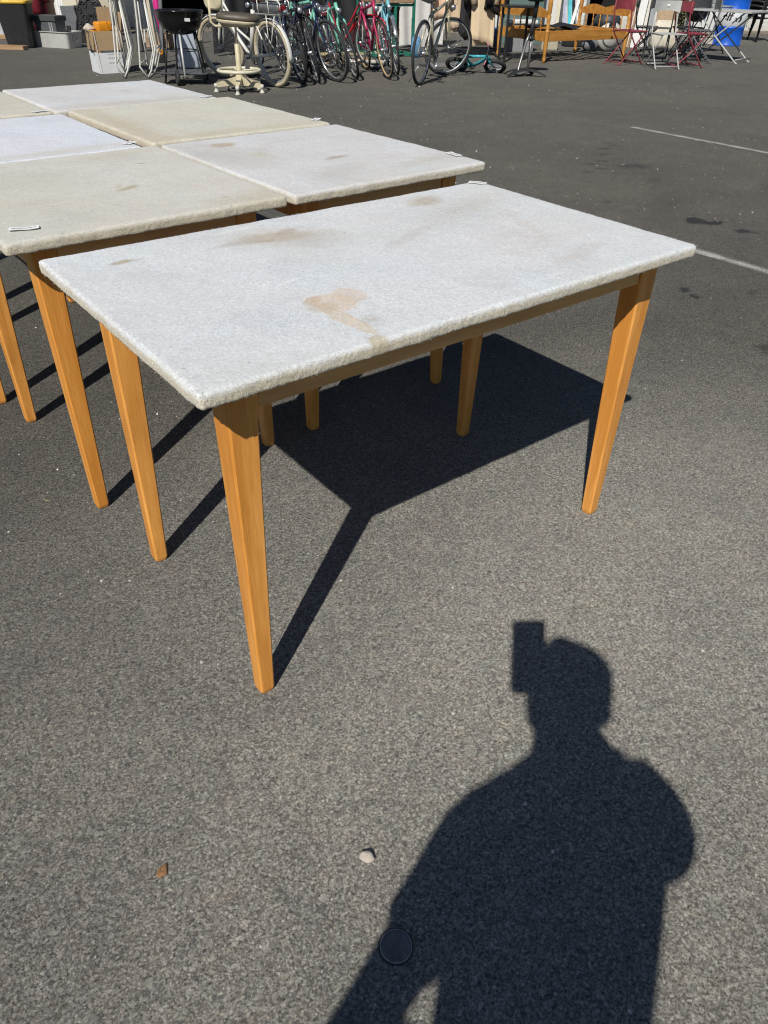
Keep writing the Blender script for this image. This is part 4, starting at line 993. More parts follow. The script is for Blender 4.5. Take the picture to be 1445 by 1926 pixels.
        if battery:
            b_ = MB().box((-.06, 0, z0 + .065), (.44, .10, .085), .035).build('battery', M('battery_grey', (.22, .23, .24), .4, .4), t)
            MB().box((-.292, 0, z0 + .06), (.02, .085, .05), .008).build('tail_lamp', M('red_lens', (.28, .01, .015), .25), b_)
    if lamp:
        MB().lathe([(.0, -.03), (.02, -.028), (.03, 0), (.032, .02), (.026, .026), (.0, .03)], 16, M=ST @ Matrix.Translation(headb + Vector((.075, 0, .06))) @ Matrix.Rotation(PI / 2, 4, 'Y')).build('headlamp', CHROME, t)
    s = MB(); s.tube([(.08, .06, .20), (.16, .20, .006)], .007, 6); s.build('kickstand', ALU, t)
    return t

def bike_at(label, col, rear_px=None, front_px=None, ang=0.0, **kw):
    """ang: direction the front points, measured from the camera's right; placed by one tyre contact"""
    a = YAW + ang; dirv = Vector((math.cos(a), math.sin(a), 0)); sc = kw.get('sc', 1.0)
    p = G(*rear_px) if rear_px else G(*front_px) - dirv * 1.06 * sc
    p.z = 0
    return bicycle(label, col, p, a, **kw)

WB_ = M('bike_white', (.70, .69, .64), .3, var=.1, coat=.4); CT = M('cream_tyre', (.54, .47, .33), .7, var=.25, scale=14)
NAVY = M('bike_navy', (.02, .028, .07), .25, coat=.5); BLK2 = M('bike_black', (.015, .015, .017), .25, coat=.4); MINT = M('bike_mint', (.20, .55, .42), .3, coat=.4)
REDB = M('bike_red', (.42, .02, .03), .25, coat=.5); PINKR = M('bike_crimson', (.45, .03, .10), .3, coat=.3); TURQ = M('bike_turquoise', (.06, .42, .48), .3, coat=.4)
CHAMP = M('bike_champagne', (.50, .47, .33), .3, .3, coat=.3); SKYB = M('bike_sky', (.18, .50, .58), .3, coat=.3)
BROWN = M('brown_leather', (.13, .04, .025), .45); TANW = M('tan_wall', (.46, .33, .18), .7)
# e-bike, rear towards the camera
bike_at('white electric bike with cream tyres and a battery in its rear rack', WB_, rear_px=(521, 164), ang=R_(134), R=.345, tyre_r=.026, tyre=CT, step=True, guard=WB_, rack=WB_, battery=True, saddle=BROWN, flatbar=False, lean=-.10, steer=.35, fork=WB_, tk=1.6)
bike_at('dark blue bike with wide black tyres directly right of the white electric bike', NAVY, front_px=(572, 158), ang=R_(-72), R=.33, tyre_r=.024, lean=.24, steer=.05, guard=None)
bike_at('black bike with a narrow front wheel between two darker blue bikes', BLK2, front_px=(601, 156), ang=R_(-80), R=.34, tyre_r=.016, lean=.27, steer=.02, rack=BLKM)
bike_at('navy bike with silver rims and a round headlamp left of the mint bike', NAVY, front_px=(637, 154), ang=R_(-60), R=.345, tyre_r=.018, lean=.27, steer=.12, flatbar=False, guard=None, rim=CHROME)
bike_at('mint green bike with black tyres next to the red step through bike', MINT, front_px=(671, 149), ang=R_(-76), R=.335, tyre_r=.017, lean=.28, steer=.0, guard=None, rack=ALU, fork=MINT)
bike_at('red step through bike standing behind the mint one', REDB, front_px=(706, 131), ang=R_(-40), R=.33, tyre_r=.017, lean=.16, steer=.1, step=True, guard=REDB, rack=CHROME)
bike_at('crimson racing bike with tan walled tyres beside the sky blue bike', PINKR, front_px=(731, 149), ang=R_(-73), R=.34, tyre_r=.014, lean=.20, steer=.0, flatbar=False, rim=TANW)
bike_at('sky blue bike with a white handlebar and silver mudguards', SKYB, front_px=(748, 140), ang=R_(-83), R=.335, tyre_r=.015, lean=.16, steer=.0, flatbar=False, guard=CHROME)
bike_at('mint framed bike half hidden behind the dark blue and black bikes', MINT, front_px=(622, 128), ang=R_(-55), R=.33, tyre_r=.016, lean=.22, steer=.1, rack=CHROME)
bike_at('black bike half hidden behind the white electric bike and the stool', BLK2, front_px=(478, 146), ang=R_(-125), R=.34, tyre_r=.018, lean=.12, steer=.2)
# champagne bike, rear wheel towards the camera
bike_at('champagne trekking bike standing apart with black tyres and a black saddle', CHAMP, rear_px=(789, 161), ang=R_(69), R=.35, tyre_r=.018, lean=.04, steer=-.85, guard=None, rack=False, rim=ALU)
# child's bike lying on its side
tq = bicycle('small turquoise child bike lying on its side below the coats', TURQ, G(862, 132), YAW, R=.32, tyre_r=.055, tk=2.3, sc=.52, lamp=False, grips=M('pink_grip', (.60, .22, .28), .6), rim=WHITEP, saddle=BLACK, rot=(R_(58), 0, YAW + R_(-16)))

# ------------------------------------------------------------------ green framed stall table, tarp, bag
GRN = M('green_metal', (.02, .19, .13), .4, var=.2)
pg0 = G(742, 107); pg1 = G(779, 106); yg = math.atan2(pg1.y - pg0.y, pg1.x - pg0.x)
t = thing('work_table', 'green metal framed table with a thick weathered wooden top', 'table', pg0, yg)
wg = 1.15; dg = .62; x0g = -.38
for (x, y) in ((x0g, 0), (0, 0), (.33, 0), (x0g, dg), (.33, dg)): MB().box((x, y, .74), (.04, .04, 1.48), .003).build('leg', GRN, t)
for (a_, b_) in (((x0g, 0, .03), (.33, 0, .03)), ((x0g, dg, .03), (.33, dg, .03)), ((x0g, 0, .03), (x0g, dg, .03)), ((.33, 0, .03), (.33, dg, .03)), ((x0g, 0, .70), (.33, 0, .70)), ((x0g, 0, 1.47), (.33, 0, 1.47))): MB().beam(a_, b_, .035, .035).build('rail', GRN, t)
MB().box(((x0g + .33) / 2, dg / 2, .755), (.33 - x0g - .05, dg + .10, .06), .012).build('top', OLDWX, t)
k = MB(); k.tube([(-.1, .1, .70), (.12, .05, .02)], .008, 6); k.tube([(.14, .1, .70), (-.12, .05, .02)], .008, 6); k.build('brace', BLKM, t)
TARP = M('white_tarp', (.70, .69, .66), .75, var=.1)
def curtain(label, name, cat, pa, pb, h, mat, amp=.05, waves=7, z0=.03, slack=0.0):
    pa = Vector((pa.x, pa.y, 0)); pb = Vector((pb.x, pb.y, 0)); dv = pb - pa; nn = Vector((dv.y, -dv.x, 0)).normalized()
    def fn(u, v):
        q = amp * (math.sin(u * waves * 2 * PI + 1.3 * math.sin(v * 2.3)) + .5 * math.sin(u * waves * 4.3 + v * 3)) * (1.15 - .5 * v)
        p = pa + dv * u + nn * q; return (p.x, p.y, z0 + (h - z0) * v + .02 * math.sin(u * 9))
    s = MB(); s.grid(fn, 60, 14); n_ = len(s.v); back = [(p[0] - nn.x * .004, p[1] - nn.y * .004, p[2]) for p in s.v]; s.add(back, [f[::-1] for f in s.f], True)
    o = s.build(name, mat, fix=False); return tag(o, label, cat)
curtain('white tarpaulin hanging in shallow folds behind the green framed table', 'tarpaulin', 'tarpaulin', G(752, 98) + HD * .8, G(838, 98) + HD * .9, 1.7, TARP, .02, 3)
o = MB().loft([rrect(.14, .09, .03, 0), rrect(.17, .11, .03, .10), rrect(.15, .08, .03, .24), rrect(.12, .03, .01, .29)], smooth=True).build('blue_bag', M('blue_plastic', (.09, .24, .42), .5, var=.4)); o.location = G(782, 108); o.rotation_euler = (0, 0, YAW); tag(o, 'blue plastic bag on the ground seen through the champagne bike wheel', 'bag')
o = MB().box((0, 0, .24), (.26, .05, .48), .01, Matrix.Translation((0, 0, .24))).build('red_case', M('maroon', (.12, .012, .015), .5)); o.location = G(735, 100); o.rotation_euler = (0, 0, YAW); tag(o, 'maroon case standing upright under the green framed table', 'case')
for i, (u, c, lab) in enumerate([(690, M('grey_board', (.42, .41, .39), .7), 'grey wooden board leaning behind the red bike'), (702, M('grey_board2', (.50, .49, .46), .7), 'pale grey board leaning left of the sky blue bike'), (584, OLDW, 'brown wooden batten leaning behind the dark bikes')]):
    o = MB().beam((0, 0, 0), (-.05, .3, 1.8), .16 if i < 2 else .06, .025, .003, up=(0, -1, .2)).build('leaning_board', c); o.location = G(u, 100) + HD * .2; o.rotation_euler = (0, 0, YAW); tag(o, lab, 'board')
DARK_SHEET = M('gap_dark_sheet', (.016, .016, .018), .7)  # for the black sheets added behind the bikes to darken the gaps
curtain('black sheet added to darken the gaps behind the row of dark bikes', 'tarpaulin', 'tarpaulin', G(548, 103) + HD * .3, G(700, 99) + HD * .3, 1.3, DARK_SHEET, .03, 4)  # an added sheet that darkens the gaps, not a real tarpaulin
curtain('black sheet added to darken gaps behind the front half of the white electric bike', 'tarpaulin', 'tarpaulin', G(392, 112) + HD * .5, G(520, 106) + HD * .5, 1.2, DARK_SHEET, .03, 4)  # an added sheet that darkens the gaps, not a real tarpaulin
# low pale clutter lying on the gravel under the bikes: planks
for i, (u, v, l, c, lab) in enumerate([(640, 112, .9, OLDWX, 'tan wooden plank lying on the gravel behind the navy bike'), (700, 118, .8, M('pale_strip', (.6, .57, .5), .6), 'pale strip lying on the ground behind the red bike'), (600, 120, .8, OLDWX, 'brown plank lying behind the black bike'), (655, 104, 1.0, M('yellow_strip', (.5, .42, .22), .6), 'yellowish batten lying behind the mint bike')]):
    o = MB().box((0, 0, .02), (l, .07, .035), .004).build('fallen_plank', c); o.location = G(u, v); o.rotation_euler = (0, 0, YAW + .15 * (i - 1)); tag(o, lab, 'plank')

# ------------------------------------------------------------------ coats on a rack
t = thing('clothes_rack', 'black clothes rack carrying beige coats behind the champagne bike', 'rack', G(862, 104), YAW)
for x in (-.45, .62):
    k = MB(); k.tube([(x, 0, .05), (x, 0, 1.62)], .014, 8); k.tube([(x, -.28, .02), (x, 0, .05), (x, .28, .02)], .014, 8); k.build('post', BLKM, t)
MB().tube([(-.45, 0, 1.62), (.62, 0, 1.62)], .014, 8).build('rail', BLKM, t)
MB().tube([(-.45, 0, .12), (.62, 0, .12)], .010, 8).build('bottom_bar', BLKM, t)
RACK = Matrix.Translation(G(862, 104)) @ Matrix.Rotation(YAW, 4, 'Z')
def coat(label, x, z0, col, rz, wdt=.46, dep=.13, seed=0, flare=1.0, y=0.0):
    t = thing('coat', label, 'coat', RACK @ Vector((x, y, 0)), YAW + rz, 'coats hanging on the rack')
    secs = []; nn = 36; zt = 1.50
    for i in range(15):
        v = i / 14; z = zt - (zt - z0) * v
        w_ = wdt * (.40 + .60 * min(1, v * 7)) * (1 + (flare - 1) * v) / 2; d_ = dep * (.5 + .5 * min(1, v * 5)) / 2
        sec = []
        for k in range(nn):
            a = 2 * PI * k / nn; fold = 1 + (.42 * math.copysign(abs(math.sin(a * 5 + seed + v * .8)) ** .6, math.sin(a * 5 + seed + v * .8)) + .3 * math.sin(a * 9 + seed * 2 - v)) * v
            sec.append((w_ * math.copysign(abs(math.cos(a)) ** .7, math.cos(a)) + .02 * math.sin(v * 4 + seed), d_ * math.sin(a) * fold, z + (.05 * math.sin(a + seed) + .03 * math.cos(2 * a + seed)) * v ** 6))
        secs.append(sec)
    MB().loft(secs, smooth=True).build('body', col, t)
    for sg in (-1, 1):
        MB().tube([(sg * wdt * .36, 0, 1.44), (sg * wdt * .50, -.03, 1.2), (sg * wdt * .50, -.06, .92), (sg * wdt * .44, -.08, .72)], [.06, .07, .062, .06], 12, flat=.8).build('sleeve', col, t)
    MB().loft([[(.10 * math.cos(2 * PI * k / 12), .05 * math.sin(2 * PI * k / 12), 1.48) for k in range(12)], [(.13 * math.cos(2 * PI * k / 12), .075 * math.sin(2 * PI * k / 12) - .02, 1.56) for k in range(12)]], smooth=True).build('collar', col, t)
    MB().tube([(0, 0, 1.52), (0, 0, 1.60), (.015, 0, 1.635), (0, 0, 1.648)], .003, 5).build('hanger_hook', CHROME, t)
    return t
BG1 = M('trench_beige', (.62, .47, .31), .85, var=.12); BG2 = M('trench_tan', (.70, .56, .37), .85, var=.10); BG3 = M('dark_wool', (.02, .02, .022), .9); BG4 = M('peach_cloth', (.70, .50, .35), .85, var=.1)
coat('peach beige short coat at the left end of the clothes rack', -.30, .56, BG4, .35, .42, .14, 1.0)
coat('beige coat with an open flapping front in the middle of the rack', -.06, .36, BG1, .5, .44, .16, 2.4)
coat('long black coat hanging between beige coats', .12, .30, BG3, .9, .40, .14, .3)
coat('long sandy trench coat reaching nearly to the ground, right of the black one', .36, .16, BG2, .15, .40, .12, 4.0, 1.05)
coat('black coat at the right end of the rack next to the small black table', .54, .62, BG3, .6, .40, .16, 5.2)

# clear tray
t = thing('plastic_tray', 'low clear grey plastic tray on the ground beside the child bike', 'tray', G(929, 137) + HD * .1, YAW - .04)
tub(t, .24, .16, .075, M('clear_grey', (.22, .22, .23), .2), .015, .94, .006, .006)
o = MB().box((0, 0, .02), (.5, .3, .035), .005).build('grey_slab', M('slab_grey', (.18, .18, .18), .7)); o.location = G(838, 127) + HD * .1; o.rotation_euler = (0, 0, YAW); tag(o, 'flat grey slab lying on the ground behind the champagne bike', 'slab')
o = MB().loft([rrect(.12, .07, .02, 0), rrect(.17, .11, .03, .1), rrect(.17, .10, .03, .25), rrect(.08, .04, .015, .33)], smooth=True).build('blue_bag', M('blue_canvas', (.03, .14, .42), .6, var=.25)); o.location = G(927, 92); o.rotation_euler = (0, 0, YAW + .4); tag(o, 'small bright blue bag between the trench coat and the pine bed', 'bag')
# small black table
t = thing('side_table', 'small black square table in front of the pine bed', 'table', G(948, 117) + RT * .17 + HD * .15, YAW + .10)
MB().box((0, 0, .735), (.50, .46, .03), .004).build('top', BLKM, t)
for x in (-.2, .2):
    for y in (-.19, .19): MB().box((x, y, .36), (.035, .035, .72), .003).build('leg', BLKM, t)
MB().box((0, -.19, .08), (.37, .025, .025)).build('rail', BLKM, t)
MB().box((0, .19, .08), (.37, .025, .025)).build('rail', BLKM, t)
# standing fan-like pedestal with star feet
t = thing('bar_stool', 'black bar stool on two steel legs with an arched black foot', 'stool', G(985, 143), YAW + .1)
for a in (-2.6, -.35, .9, 2.4):
    e = Vector((math.cos(a), math.sin(a), 0)); n_ = Vector((-e.y, e.x, 0)); secs = []
    for i in range(9):
        q = i / 8; r = .02 + .29 * q; z = .075 * math.cos(q * PI / 2) ** .8 + .008; w_ = .075 * (1 - q) + .016
        secs.append([e * r + n_ * w_ + Vector((0, 0, z - .012)), e * r - n_ * w_ + Vector((0, 0, z - .012)), e * r - n_ * w_ * .7 + Vector((0, 0, z + .006)), e * r + n_ * w_ * .7 + Vector((0, 0, z + .006))])
    MB().loft(secs, smooth=False).build('foot', BLACK, t)
SG = M('satin_tube', (.24, .24, .24), .35, .6)
MB().tube([(-.15, -.06, .03), (-.10, -.04, .06), (-.02, 0, .40), (.02, 0, .50)], .017, 10).build('leg', SG, t)
MB().tube([(.03, -.06, .06), (.045, -.03, .30), (.05, 0, .50)], .017, 10).build('leg', SG, t)
k = MB(); k.tube([(.03, 0, .44), (.06, 0, .70)], .028, 10); k.tube([(.04, 0, .42), (.04, 0, .47)], .038, 12); k.tube([(.06, 0, .68), (.075, 0, .90)], .03, 10); k.build('column', BLACK, t)
k = MB(); k.loft([[(p[0] + .05, p[1], p[2]) for p in rrect(.18, .16, .07, .86)], [(p[0] + .05, p[1], p[2]) for p in rrect(.34, .30, .12, .92)], [(p[0] + .05, p[1], p[2]) for p in rrect(.36, .32, .12, .98)], [(p[0] + .05, p[1], p[2]) for p in rrect(.30, .26, .10, 1.01)]], smooth=True); k.build('seat', BLACK, t)
MB().lathe([(.02, .0), (.02, .025), (.0, .026)], 12, (.07, -.035, .43)).build('knob', BLACK, t)

# ------------------------------------------------------------------ pine day bed
FL = G(1022, 119); FR = G(1170, 111)
yd = math.atan2(FR.y - FL.y, FR.x - FL.x); Lb = (FR - FL).length; Wb = 1.14
t = thing('pine_bed', 'honey coloured pine bed frame with turned posts and spindles', 'bed', FL, yd)
def turned(x, y, h, r=.034):
    pr = [(r * .55, 0), (r * .7, .03), (r * .95, .06), (r * .6, .085), (r * .75, .10), (r, .22), (r, .42), (r * 1.08, .43), (r, .44), (r * .7, .455), (r, .48), (r * .7, .50), (r * .85, .58), (r * 1.05, .63), (r * .65, .65), (r * .9, .67), (r, .80), (r, .86)]
    s_ = h / 1.02
    pr = [(a, z * s_) for a, z in pr] + [(r * .6, .88 * s_), (r * .95, .93 * s_), (r * .9, .97 * s_), (r * .3, 1.01 * s_), (.001, 1.02 * s_)]
    MB().lathe(pr, 16, (x, y, 0)).build('post', PINEZ, t)
def endpanel(x):
    k = MB(); n = 24
    up = [(q / n * (Wb - .05) + .025, .68 + .045 * (abs(math.sin(q / n * 2 * PI)) ** 1.5) + .02 * math.sin(q / n * PI)) for q in range(n + 1)]
    outl = [(.025, .60)] + up + [(Wb - .025, .60)]
    Mx = Matrix.Translation((x, 0, 0)) @ Matrix.Rotation(PI / 2, 4, 'Z')
    k.prism(outl, -.013, .013, Mx); k.build('top_rail', PINE, t)
    MB().box((x, Wb / 2, .355), (.026, Wb - .06, .13), .004).build('end_rail', PINE, t)
    for i in range(6):
        y = Wb * (i + 1) / 7
        MB().lathe([(.009, .42), (.012, .44), (.009, .47), (.0105, .50), (.017, .515), (.011, .53), (.009, .56), (.012, .60)], 10, (x, y, 0)).build('spindle', PINEZ, t)
for x in (0, Lb): turned(x, 0, 1.0); turned(x, Wb, 1.0); endpanel(x)
MB().box((Lb / 2, -.0, .36), (Lb - .06, .028, .14), .004).build('side_rail', PINE, t); MB().box((Lb / 2, Wb, .36), (Lb - .06, .028, .14), .004).build('side_rail', PINE, t)
for i in range(9): MB().box((Lb * (i + .7) / 9.4, Wb / 2, .385), (.08, Wb - .03, .018), .003).build('slat', PINE, t)
BED = Matrix.Translation(FL) @ Matrix.Rotation(yd, 4, 'Z')
o = MB().grid(lambda u, v: ((u - .5) * .95, (v - .5) * .42, .02 + .03 * math.sin(u * 6) * math.sin(v * 4 + .5) + .02 * math.sin(u * 13 + v * 2)), 24, 10).build('dark_cover', M('black_cloth', (.012, .012, .013), .8)); o.location = BED @ Vector((Lb * .42, Wb * .62, .42)); o.rotation_euler = (0, 0, yd)
tag(o, 'crumpled black cloth lying on the slats of the pine bed', 'cloth')
# skis and poles leaning behind the bed
for i, (u, du, c, k_) in enumerate([(1046, .10, CREAMP, 'cream'), (1057, .05, M('ski_silver', (.45, .47, .5), .35, .5), 'silver'), (1064, -.03, M('ski_lav', (.42, .45, .60), .4), 'lavender'), (1072, -.06, M('ski_cyan', (.08, .50, .58), .35), 'cyan'), (1068, .38, WHITEP, 'white slanted'), (1078, -.20, M('ski_teal', (.10, .34, .32), .4), 'teal'), (1084, -.18, BLK2, 'black'), (1089, -.30, M('ski_steel', (.30, .32, .34), .35), 'steel grey'), (1053, .0, M('ski_dark', (.06, .06, .07), .4), 'charcoal'), (1093, -.22, WHITEP, 'white right hand')]):
    b0 = G(u, 84) + HD * .25 + RT * rnd(-.03, .03)
    t = thing('ski', '%s ski leaning in the bundle behind the pine bed' % k_, 'ski', b0, YAW, 'skis leaning behind the bed')
    secs = []
    for q in range(8):
        v = q / 7; z = .02 + 1.75 * v; x = du * v * 1.2; y = .5 * v + (.10 * max(0, v - .86) / .14 * -1); w_ = .036 - .006 * math.sin(v * PI)
        secs.append([(x - w_, y, z), (x + w_, y, z), (x + w_, y + .012, z), (x - w_, y + .012, z)])
    MB().loft(secs).build('board', c, t)
    MB().box((du * .55, .225 - .02, .82), (.05, .05, .16), .01).build('binding', BLACK, t)
# objects behind / under the bed
t = thing('drum_fan', 'round white rimmed drum with a black hood behind the pine bed', 'drum', G(1141, 97) + HD * .05, YAW + .2)
MB().lathe([(.0, -.09), (.20, -.09), (.225, -.075), (.23, .0), (.22, .09), (.0, .09)], 32, M=Matrix.Translation((0, 0, .235)) @ Matrix.Rotation(PI / 2, 4, 'X')).build('body', M('white_drum', (.58, .57, .54), .4), t)
k = MB(); k.ring((0, -.098, .235), (0, 1, 0), .15, .012, 36, 6); k.build('face_ring', M('dark_ring', (.09, .09, .09), .4), t)
MB().lathe([(.24, .0), (.24, .1), (.18, .2), (.05, .24), (.0, .245)], 24, (0, .14, .38)).build('hood', M('hood_grey', (.04, .045, .05), .5), t)
t = thing('camping_box', 'small grey box with white lid seen through the bed end', 'box', G(975, 96), YAW)
tub(t, .5, .3, .42, M('grey_box', (.26, .27, .28), .5), .02, .95)
MB().box((0, 0, .45), (.54, .34, .05), .01).build('lid', WHITEP, t)
o = MB().box((0, 0, .6), (1.15, .03, 1.2), .004).build('green_board', M('grey_green', (.10, .16, .145), .6, var=.2)); o.location = G(968, 88) + HD * .6; o.rotation_euler = (-.06, 0, YAW); tag(o, 'large dark grey green board standing behind the left end of the bed', 'board')
o = MB().box((0, 0, .65), (.10, .03, 1.3), .004).build('white_post', M('white_post', (.62, .66, .68), .4)); o.location = G(935, 88) + HD * .3; o.rotation_euler = (-.08, 0, YAW); tag(o, 'narrow white strip standing beside the grey green board', 'strip')
curtain('white sheet hanging behind the pine bed left of the skis', 'sheet', 'sheet', G(1002, 86) + HD * .7, G(1046, 84) + HD * .5, 1.5, TARP, .025, 2)
t = thing('cool_box', 'black boxy case on the ground under the pine bed', 'case', G(1088, 90) + HD * .3, YAW)
MB().box((0, 0, .13), (.5, .3, .26), .02).build('body', BLACK, t)
MB().tube([(-.15, -.02, .26), (-.12, -.02, .31), (.12, -.02, .31), (.15, -.02, .26)], .012, 8).build('handle', BLACK, t)
o = MB().box((0, 0, .16), (.30, .25, .32), .01).build('beige_block', M('concrete_beige', (.42, .39, .30), .8)); o.location = G(1038, 97) + HD * .4; o.rotation_euler = (0, 0, YAW); tag(o, 'beige concrete block behind the front rail of the pine bed', 'block')
o = blob((.20, .12, .11), seed=2, amp=.3).build('grey_sack', M('grey_sack', (.16, .17, .18), .7)); o.location = G(1112, 97) + HD * .1; tag(o, 'slumped dark grey sack under the pine bed', 'sack')

# ------------------------------------------------------------------ folding bistro chairs and tables
def bistro(label, loc, rz, col, seatcol=None):
    t = thing('bistro_chair', label, 'chair', loc, rz, 'folding metal bistro chairs')
    for sx in (-1, 1):
        MB().tube([(sx * .19, .19, .86), (sx * .19, .20, .74), (sx * .19, .15, .45), (sx * .19, -.02, .24), (sx * .19, -.21, .012), (sx * .19, -.235, .008)], .0105, 7).build('front_leg', col, t)
        MB().tube([(sx * .165, -.20, .445), (sx * .165, .0, .235), (sx * .165, .24, .012), (sx * .165, .265, .008)], .0105, 7).build('rear_leg', col, t)
    k = MB(); k.tube([(-.19, -.19, .04), (.19, -.19, .04)], .008, 6); k.build('stretcher', col, t)
    k = MB(); k.tube([(-.165, .22, .04), (.165, .22, .04)], .008, 6); k.build('stretcher', col, t)
    k = MB()
    k.grid(lambda u, v: ((u - .5) * .41, .195 + .05 * math.sin(u * PI) * 1 - .03, .735 + .125 * v - .03 * abs(2 * u - 1) ** 3 * (1 if v < .5 else -.0)), 14, 3)
    nv = len(k.v); k.add([(p[0], p[1] + .003, p[2]) for p in k.v], [f[::-1] for f in k.f[:42]], True); kb = k.build('backrest', col, t, fix=False)
    MB().box((.02, .205, .80), (.045, .004, .03)).build('price_sticker', PAPER, kb)
    k = MB()
    for i in range(6): k.box((0, -.19 + i * .062, .452), (.40, .045, .010), .002)
    k.build('seat', seatcol or col, t)
    for sx in (-1, 1): MB().tube([(sx * .178, -.20, .44), (sx * .178, .15, .44)], .008, 6).build('seat_rail', col, t)
    return t
CRIM = M('dusty_red', (.27, .045, .06), .5, var=.2); LGREY = M('light_grey_paint', (.45, .46, .44), .5, var=.15); DGREY = M('dark_grey_paint', (.045, .048, .05), .5, var=.2); RGREY = M('mid_grey_paint', (.14, .145, .15), .5)
bistro('dusty red folding chair nearest the pine bed', G(1178, 122) + HD * .12 + RT * -.02, YAW + R_(118), CRIM)
bistro('light grey folding chair standing between two dusty red chairs', G(1251, 131) + HD * .22, YAW + R_(8), LGREY)
bistro('dusty red folding chair right of the light grey chair', G(1283, 130) + HD * .30 + RT * .10, YAW + R_(105), CRIM)
bistro('dark grey folding chair behind the light grey chair', G(1240, 117) + HD * .35, YAW + R_(160), DGREY)
bistro('mid grey folding chair beside the white bistro table', G(1316, 121) + HD * .30, YAW + R_(-100), RGREY)
bistro('dark grey folding chair behind the right hand dusty red chair', G(1300, 115) + HD * .45, YAW + R_(200), DGREY)
bistro('black folding chair half hidden behind the first dusty red chair', G(1212, 112) + HD * .3, YAW + R_(75), BLKM)
def btable(label, loc, rz, col, legcol, w_, d_, rnd_=False, z=.72):
    t = thing('bistro_table', label, 'table', loc, rz, 'folding metal bistro tables')
    if rnd_: MB().lathe([(.0, z - .012), (w_ / 2, z - .012), (w_ / 2 + .004, z), (w_ / 2, z + .008), (.0, z + .008)], 40).build('top', col, t)
    else: MB().loft([rrect(w_ - .02, d_ - .02, .03, z - .022), rrect(w_, d_, .03, z - .018), rrect(w_, d_, .03, z + .003), rrect(w_ - .01, d_ - .01, .03, z + .006)]).build('top', col, t)
    for sx in (-1, 1):
        x = sx * (w_ / 2 - .12)
        MB().tube([(x, d_ * .36, z - .02), (x, 0, z * .5), (x, -d_ * .42, .012), (x, -d_ * .42 - .02, .008)], .012, 8).build('leg', legcol, t)
        MB().tube([(x * .9, -d_ * .36, z - .02), (x * .9, 0, z * .5), (x * .9, d_ * .42, .012), (x * .9, d_ * .42 + .02, .008)], .012, 8).build('leg', legcol, t)
    for y in (-1, 1):
        MB().tube([(-(w_ / 2 - .12), y * d_ * .40, .06), ((w_ / 2 - .12), y * d_ * .40, .06)], .009, 6).build('stretcher', legcol, t)
    return t
_rz = YAW + R_(46)
btable('pale rectangular folding table in front of the blue drum', G(1384, 121.5) - Matrix.Rotation(_rz, 3, 'Z') @ Vector((-.25, -.46, 0)), _rz, LGREY, LGREY, .74, 1.08)
btable('grey round folding table behind the right hand chairs', G(1330, 103) + HD * .45, YAW + .3, M('grey_top', (.30, .31, .30), .5), BLKM, .80, .80, True)

# ------------------------------------------------------------------ blue drum with lettering
BLUE = M('drum_blue', (.006, .10, .55), .35, var=.15, scale=5)
dp = G(1374, 87); RD = .285
t = thing('steel_drum', 'blue steel drum with a white band behind the pale folding table', 'drum', dp + HD * RD, YAW)
MB().lathe([(RD, 0), (RD + .008, .01), (RD, .02), (RD, .30), (RD + .007, .31), (RD, .32), (RD, .335)], 48).build('body', BLUE, t)
MB().lathe([(RD, .335), (RD + .001, .336), (RD + .001, .60), (RD, .601)], 48).build('band', M('drum_white', (.66, .67, .68), .4, var=.08), t)
MB().lathe([(RD, .601), (RD + .007, .61), (RD, .62), (RD, .89), (RD + .008, .90), (RD - .004, .905), (RD - .008, .885), (.0, .885)], 48).build('upper_body', BLUE, t)
def wrap_text(txt, size, z, ang0, mat, parent, ox=0.0):
    cu = bpy.data.curves.new('t', 'FONT'); cu.body = txt; cu.size = size; cu.offset = size * .035; cu.shear = .22; cu.space_character = 1.02
    cu.align_x = 'LEFT'; ob = bpy.data.objects.new('t', cu); COL.objects.link(ob)
    bpy.context.view_layer.update()
    me = bpy.data.meshes.new_from_object(ob.evaluated_get(bpy.context.evaluated_depsgraph_get()))
    bpy.data.objects.remove(ob)
    bm = bmesh.new(); bm.from_mesh(me)
    bmesh.ops.triangulate(bm, faces=bm.faces)
    bmesh.ops.subdivide_edges(bm, edges=[e for e in bm.edges if e.calc_length() > .03], cuts=3, use_grid_fill=False)
    for v in bm.verts:
        a = ang0 + v.co.x / RD; r = RD + .0035
        v.co = Vector((r * math.cos(a), r * math.sin(a), z + v.co.y))
    bm.to_mesh(me); bm.free(); me.materials.clear(); me.materials.append(mat); me.name = 'lettering'
    o = bpy.data.objects.new('lettering', me); COL.objects.link(o); o.parent = parent; return o
PRINTB = M('black_print', (.02, .02, .022), .5)
aF = R_(-116) - .62
wrap_text('elf', .20, .435, aF, PRINTB, t)
k = MB(); cx_, cz_ = .335, .475
def wr(x, z): a = aF + x / RD; return ((RD + .0035) * math.cos(a), (RD + .0035) * math.sin(a), z)
def crescent(r0, r1, a0, a1, n=22):
    pts = []
    for i in range(n + 1):
        a = a0 + (a1 - a0) * i / n; q = math.sin(PI * i / n) ** .6
        pts.append((cx_ + r0 * math.cos(a), cz_ + r0 * math.sin(a), cx_ + (r0 - (r0 - r1) * q) * math.cos(a), cz_ + (r0 - (r0 - r1) * q) * math.sin(a)))
    vs = [];
    for (x0, z0, x1, z1) in pts: vs += [wr(x0, z0), wr(x1, z1)]
    k.add(vs, [(2 * i, 2 * i + 1, 2 * i + 3, 2 * i + 2) for i in range(n)])
crescent(.068, .022, R_(-100), R_(75)); crescent(.068, .030, R_(165), R_(250))
k.build('emblem', PRINTB, t, fix=False)
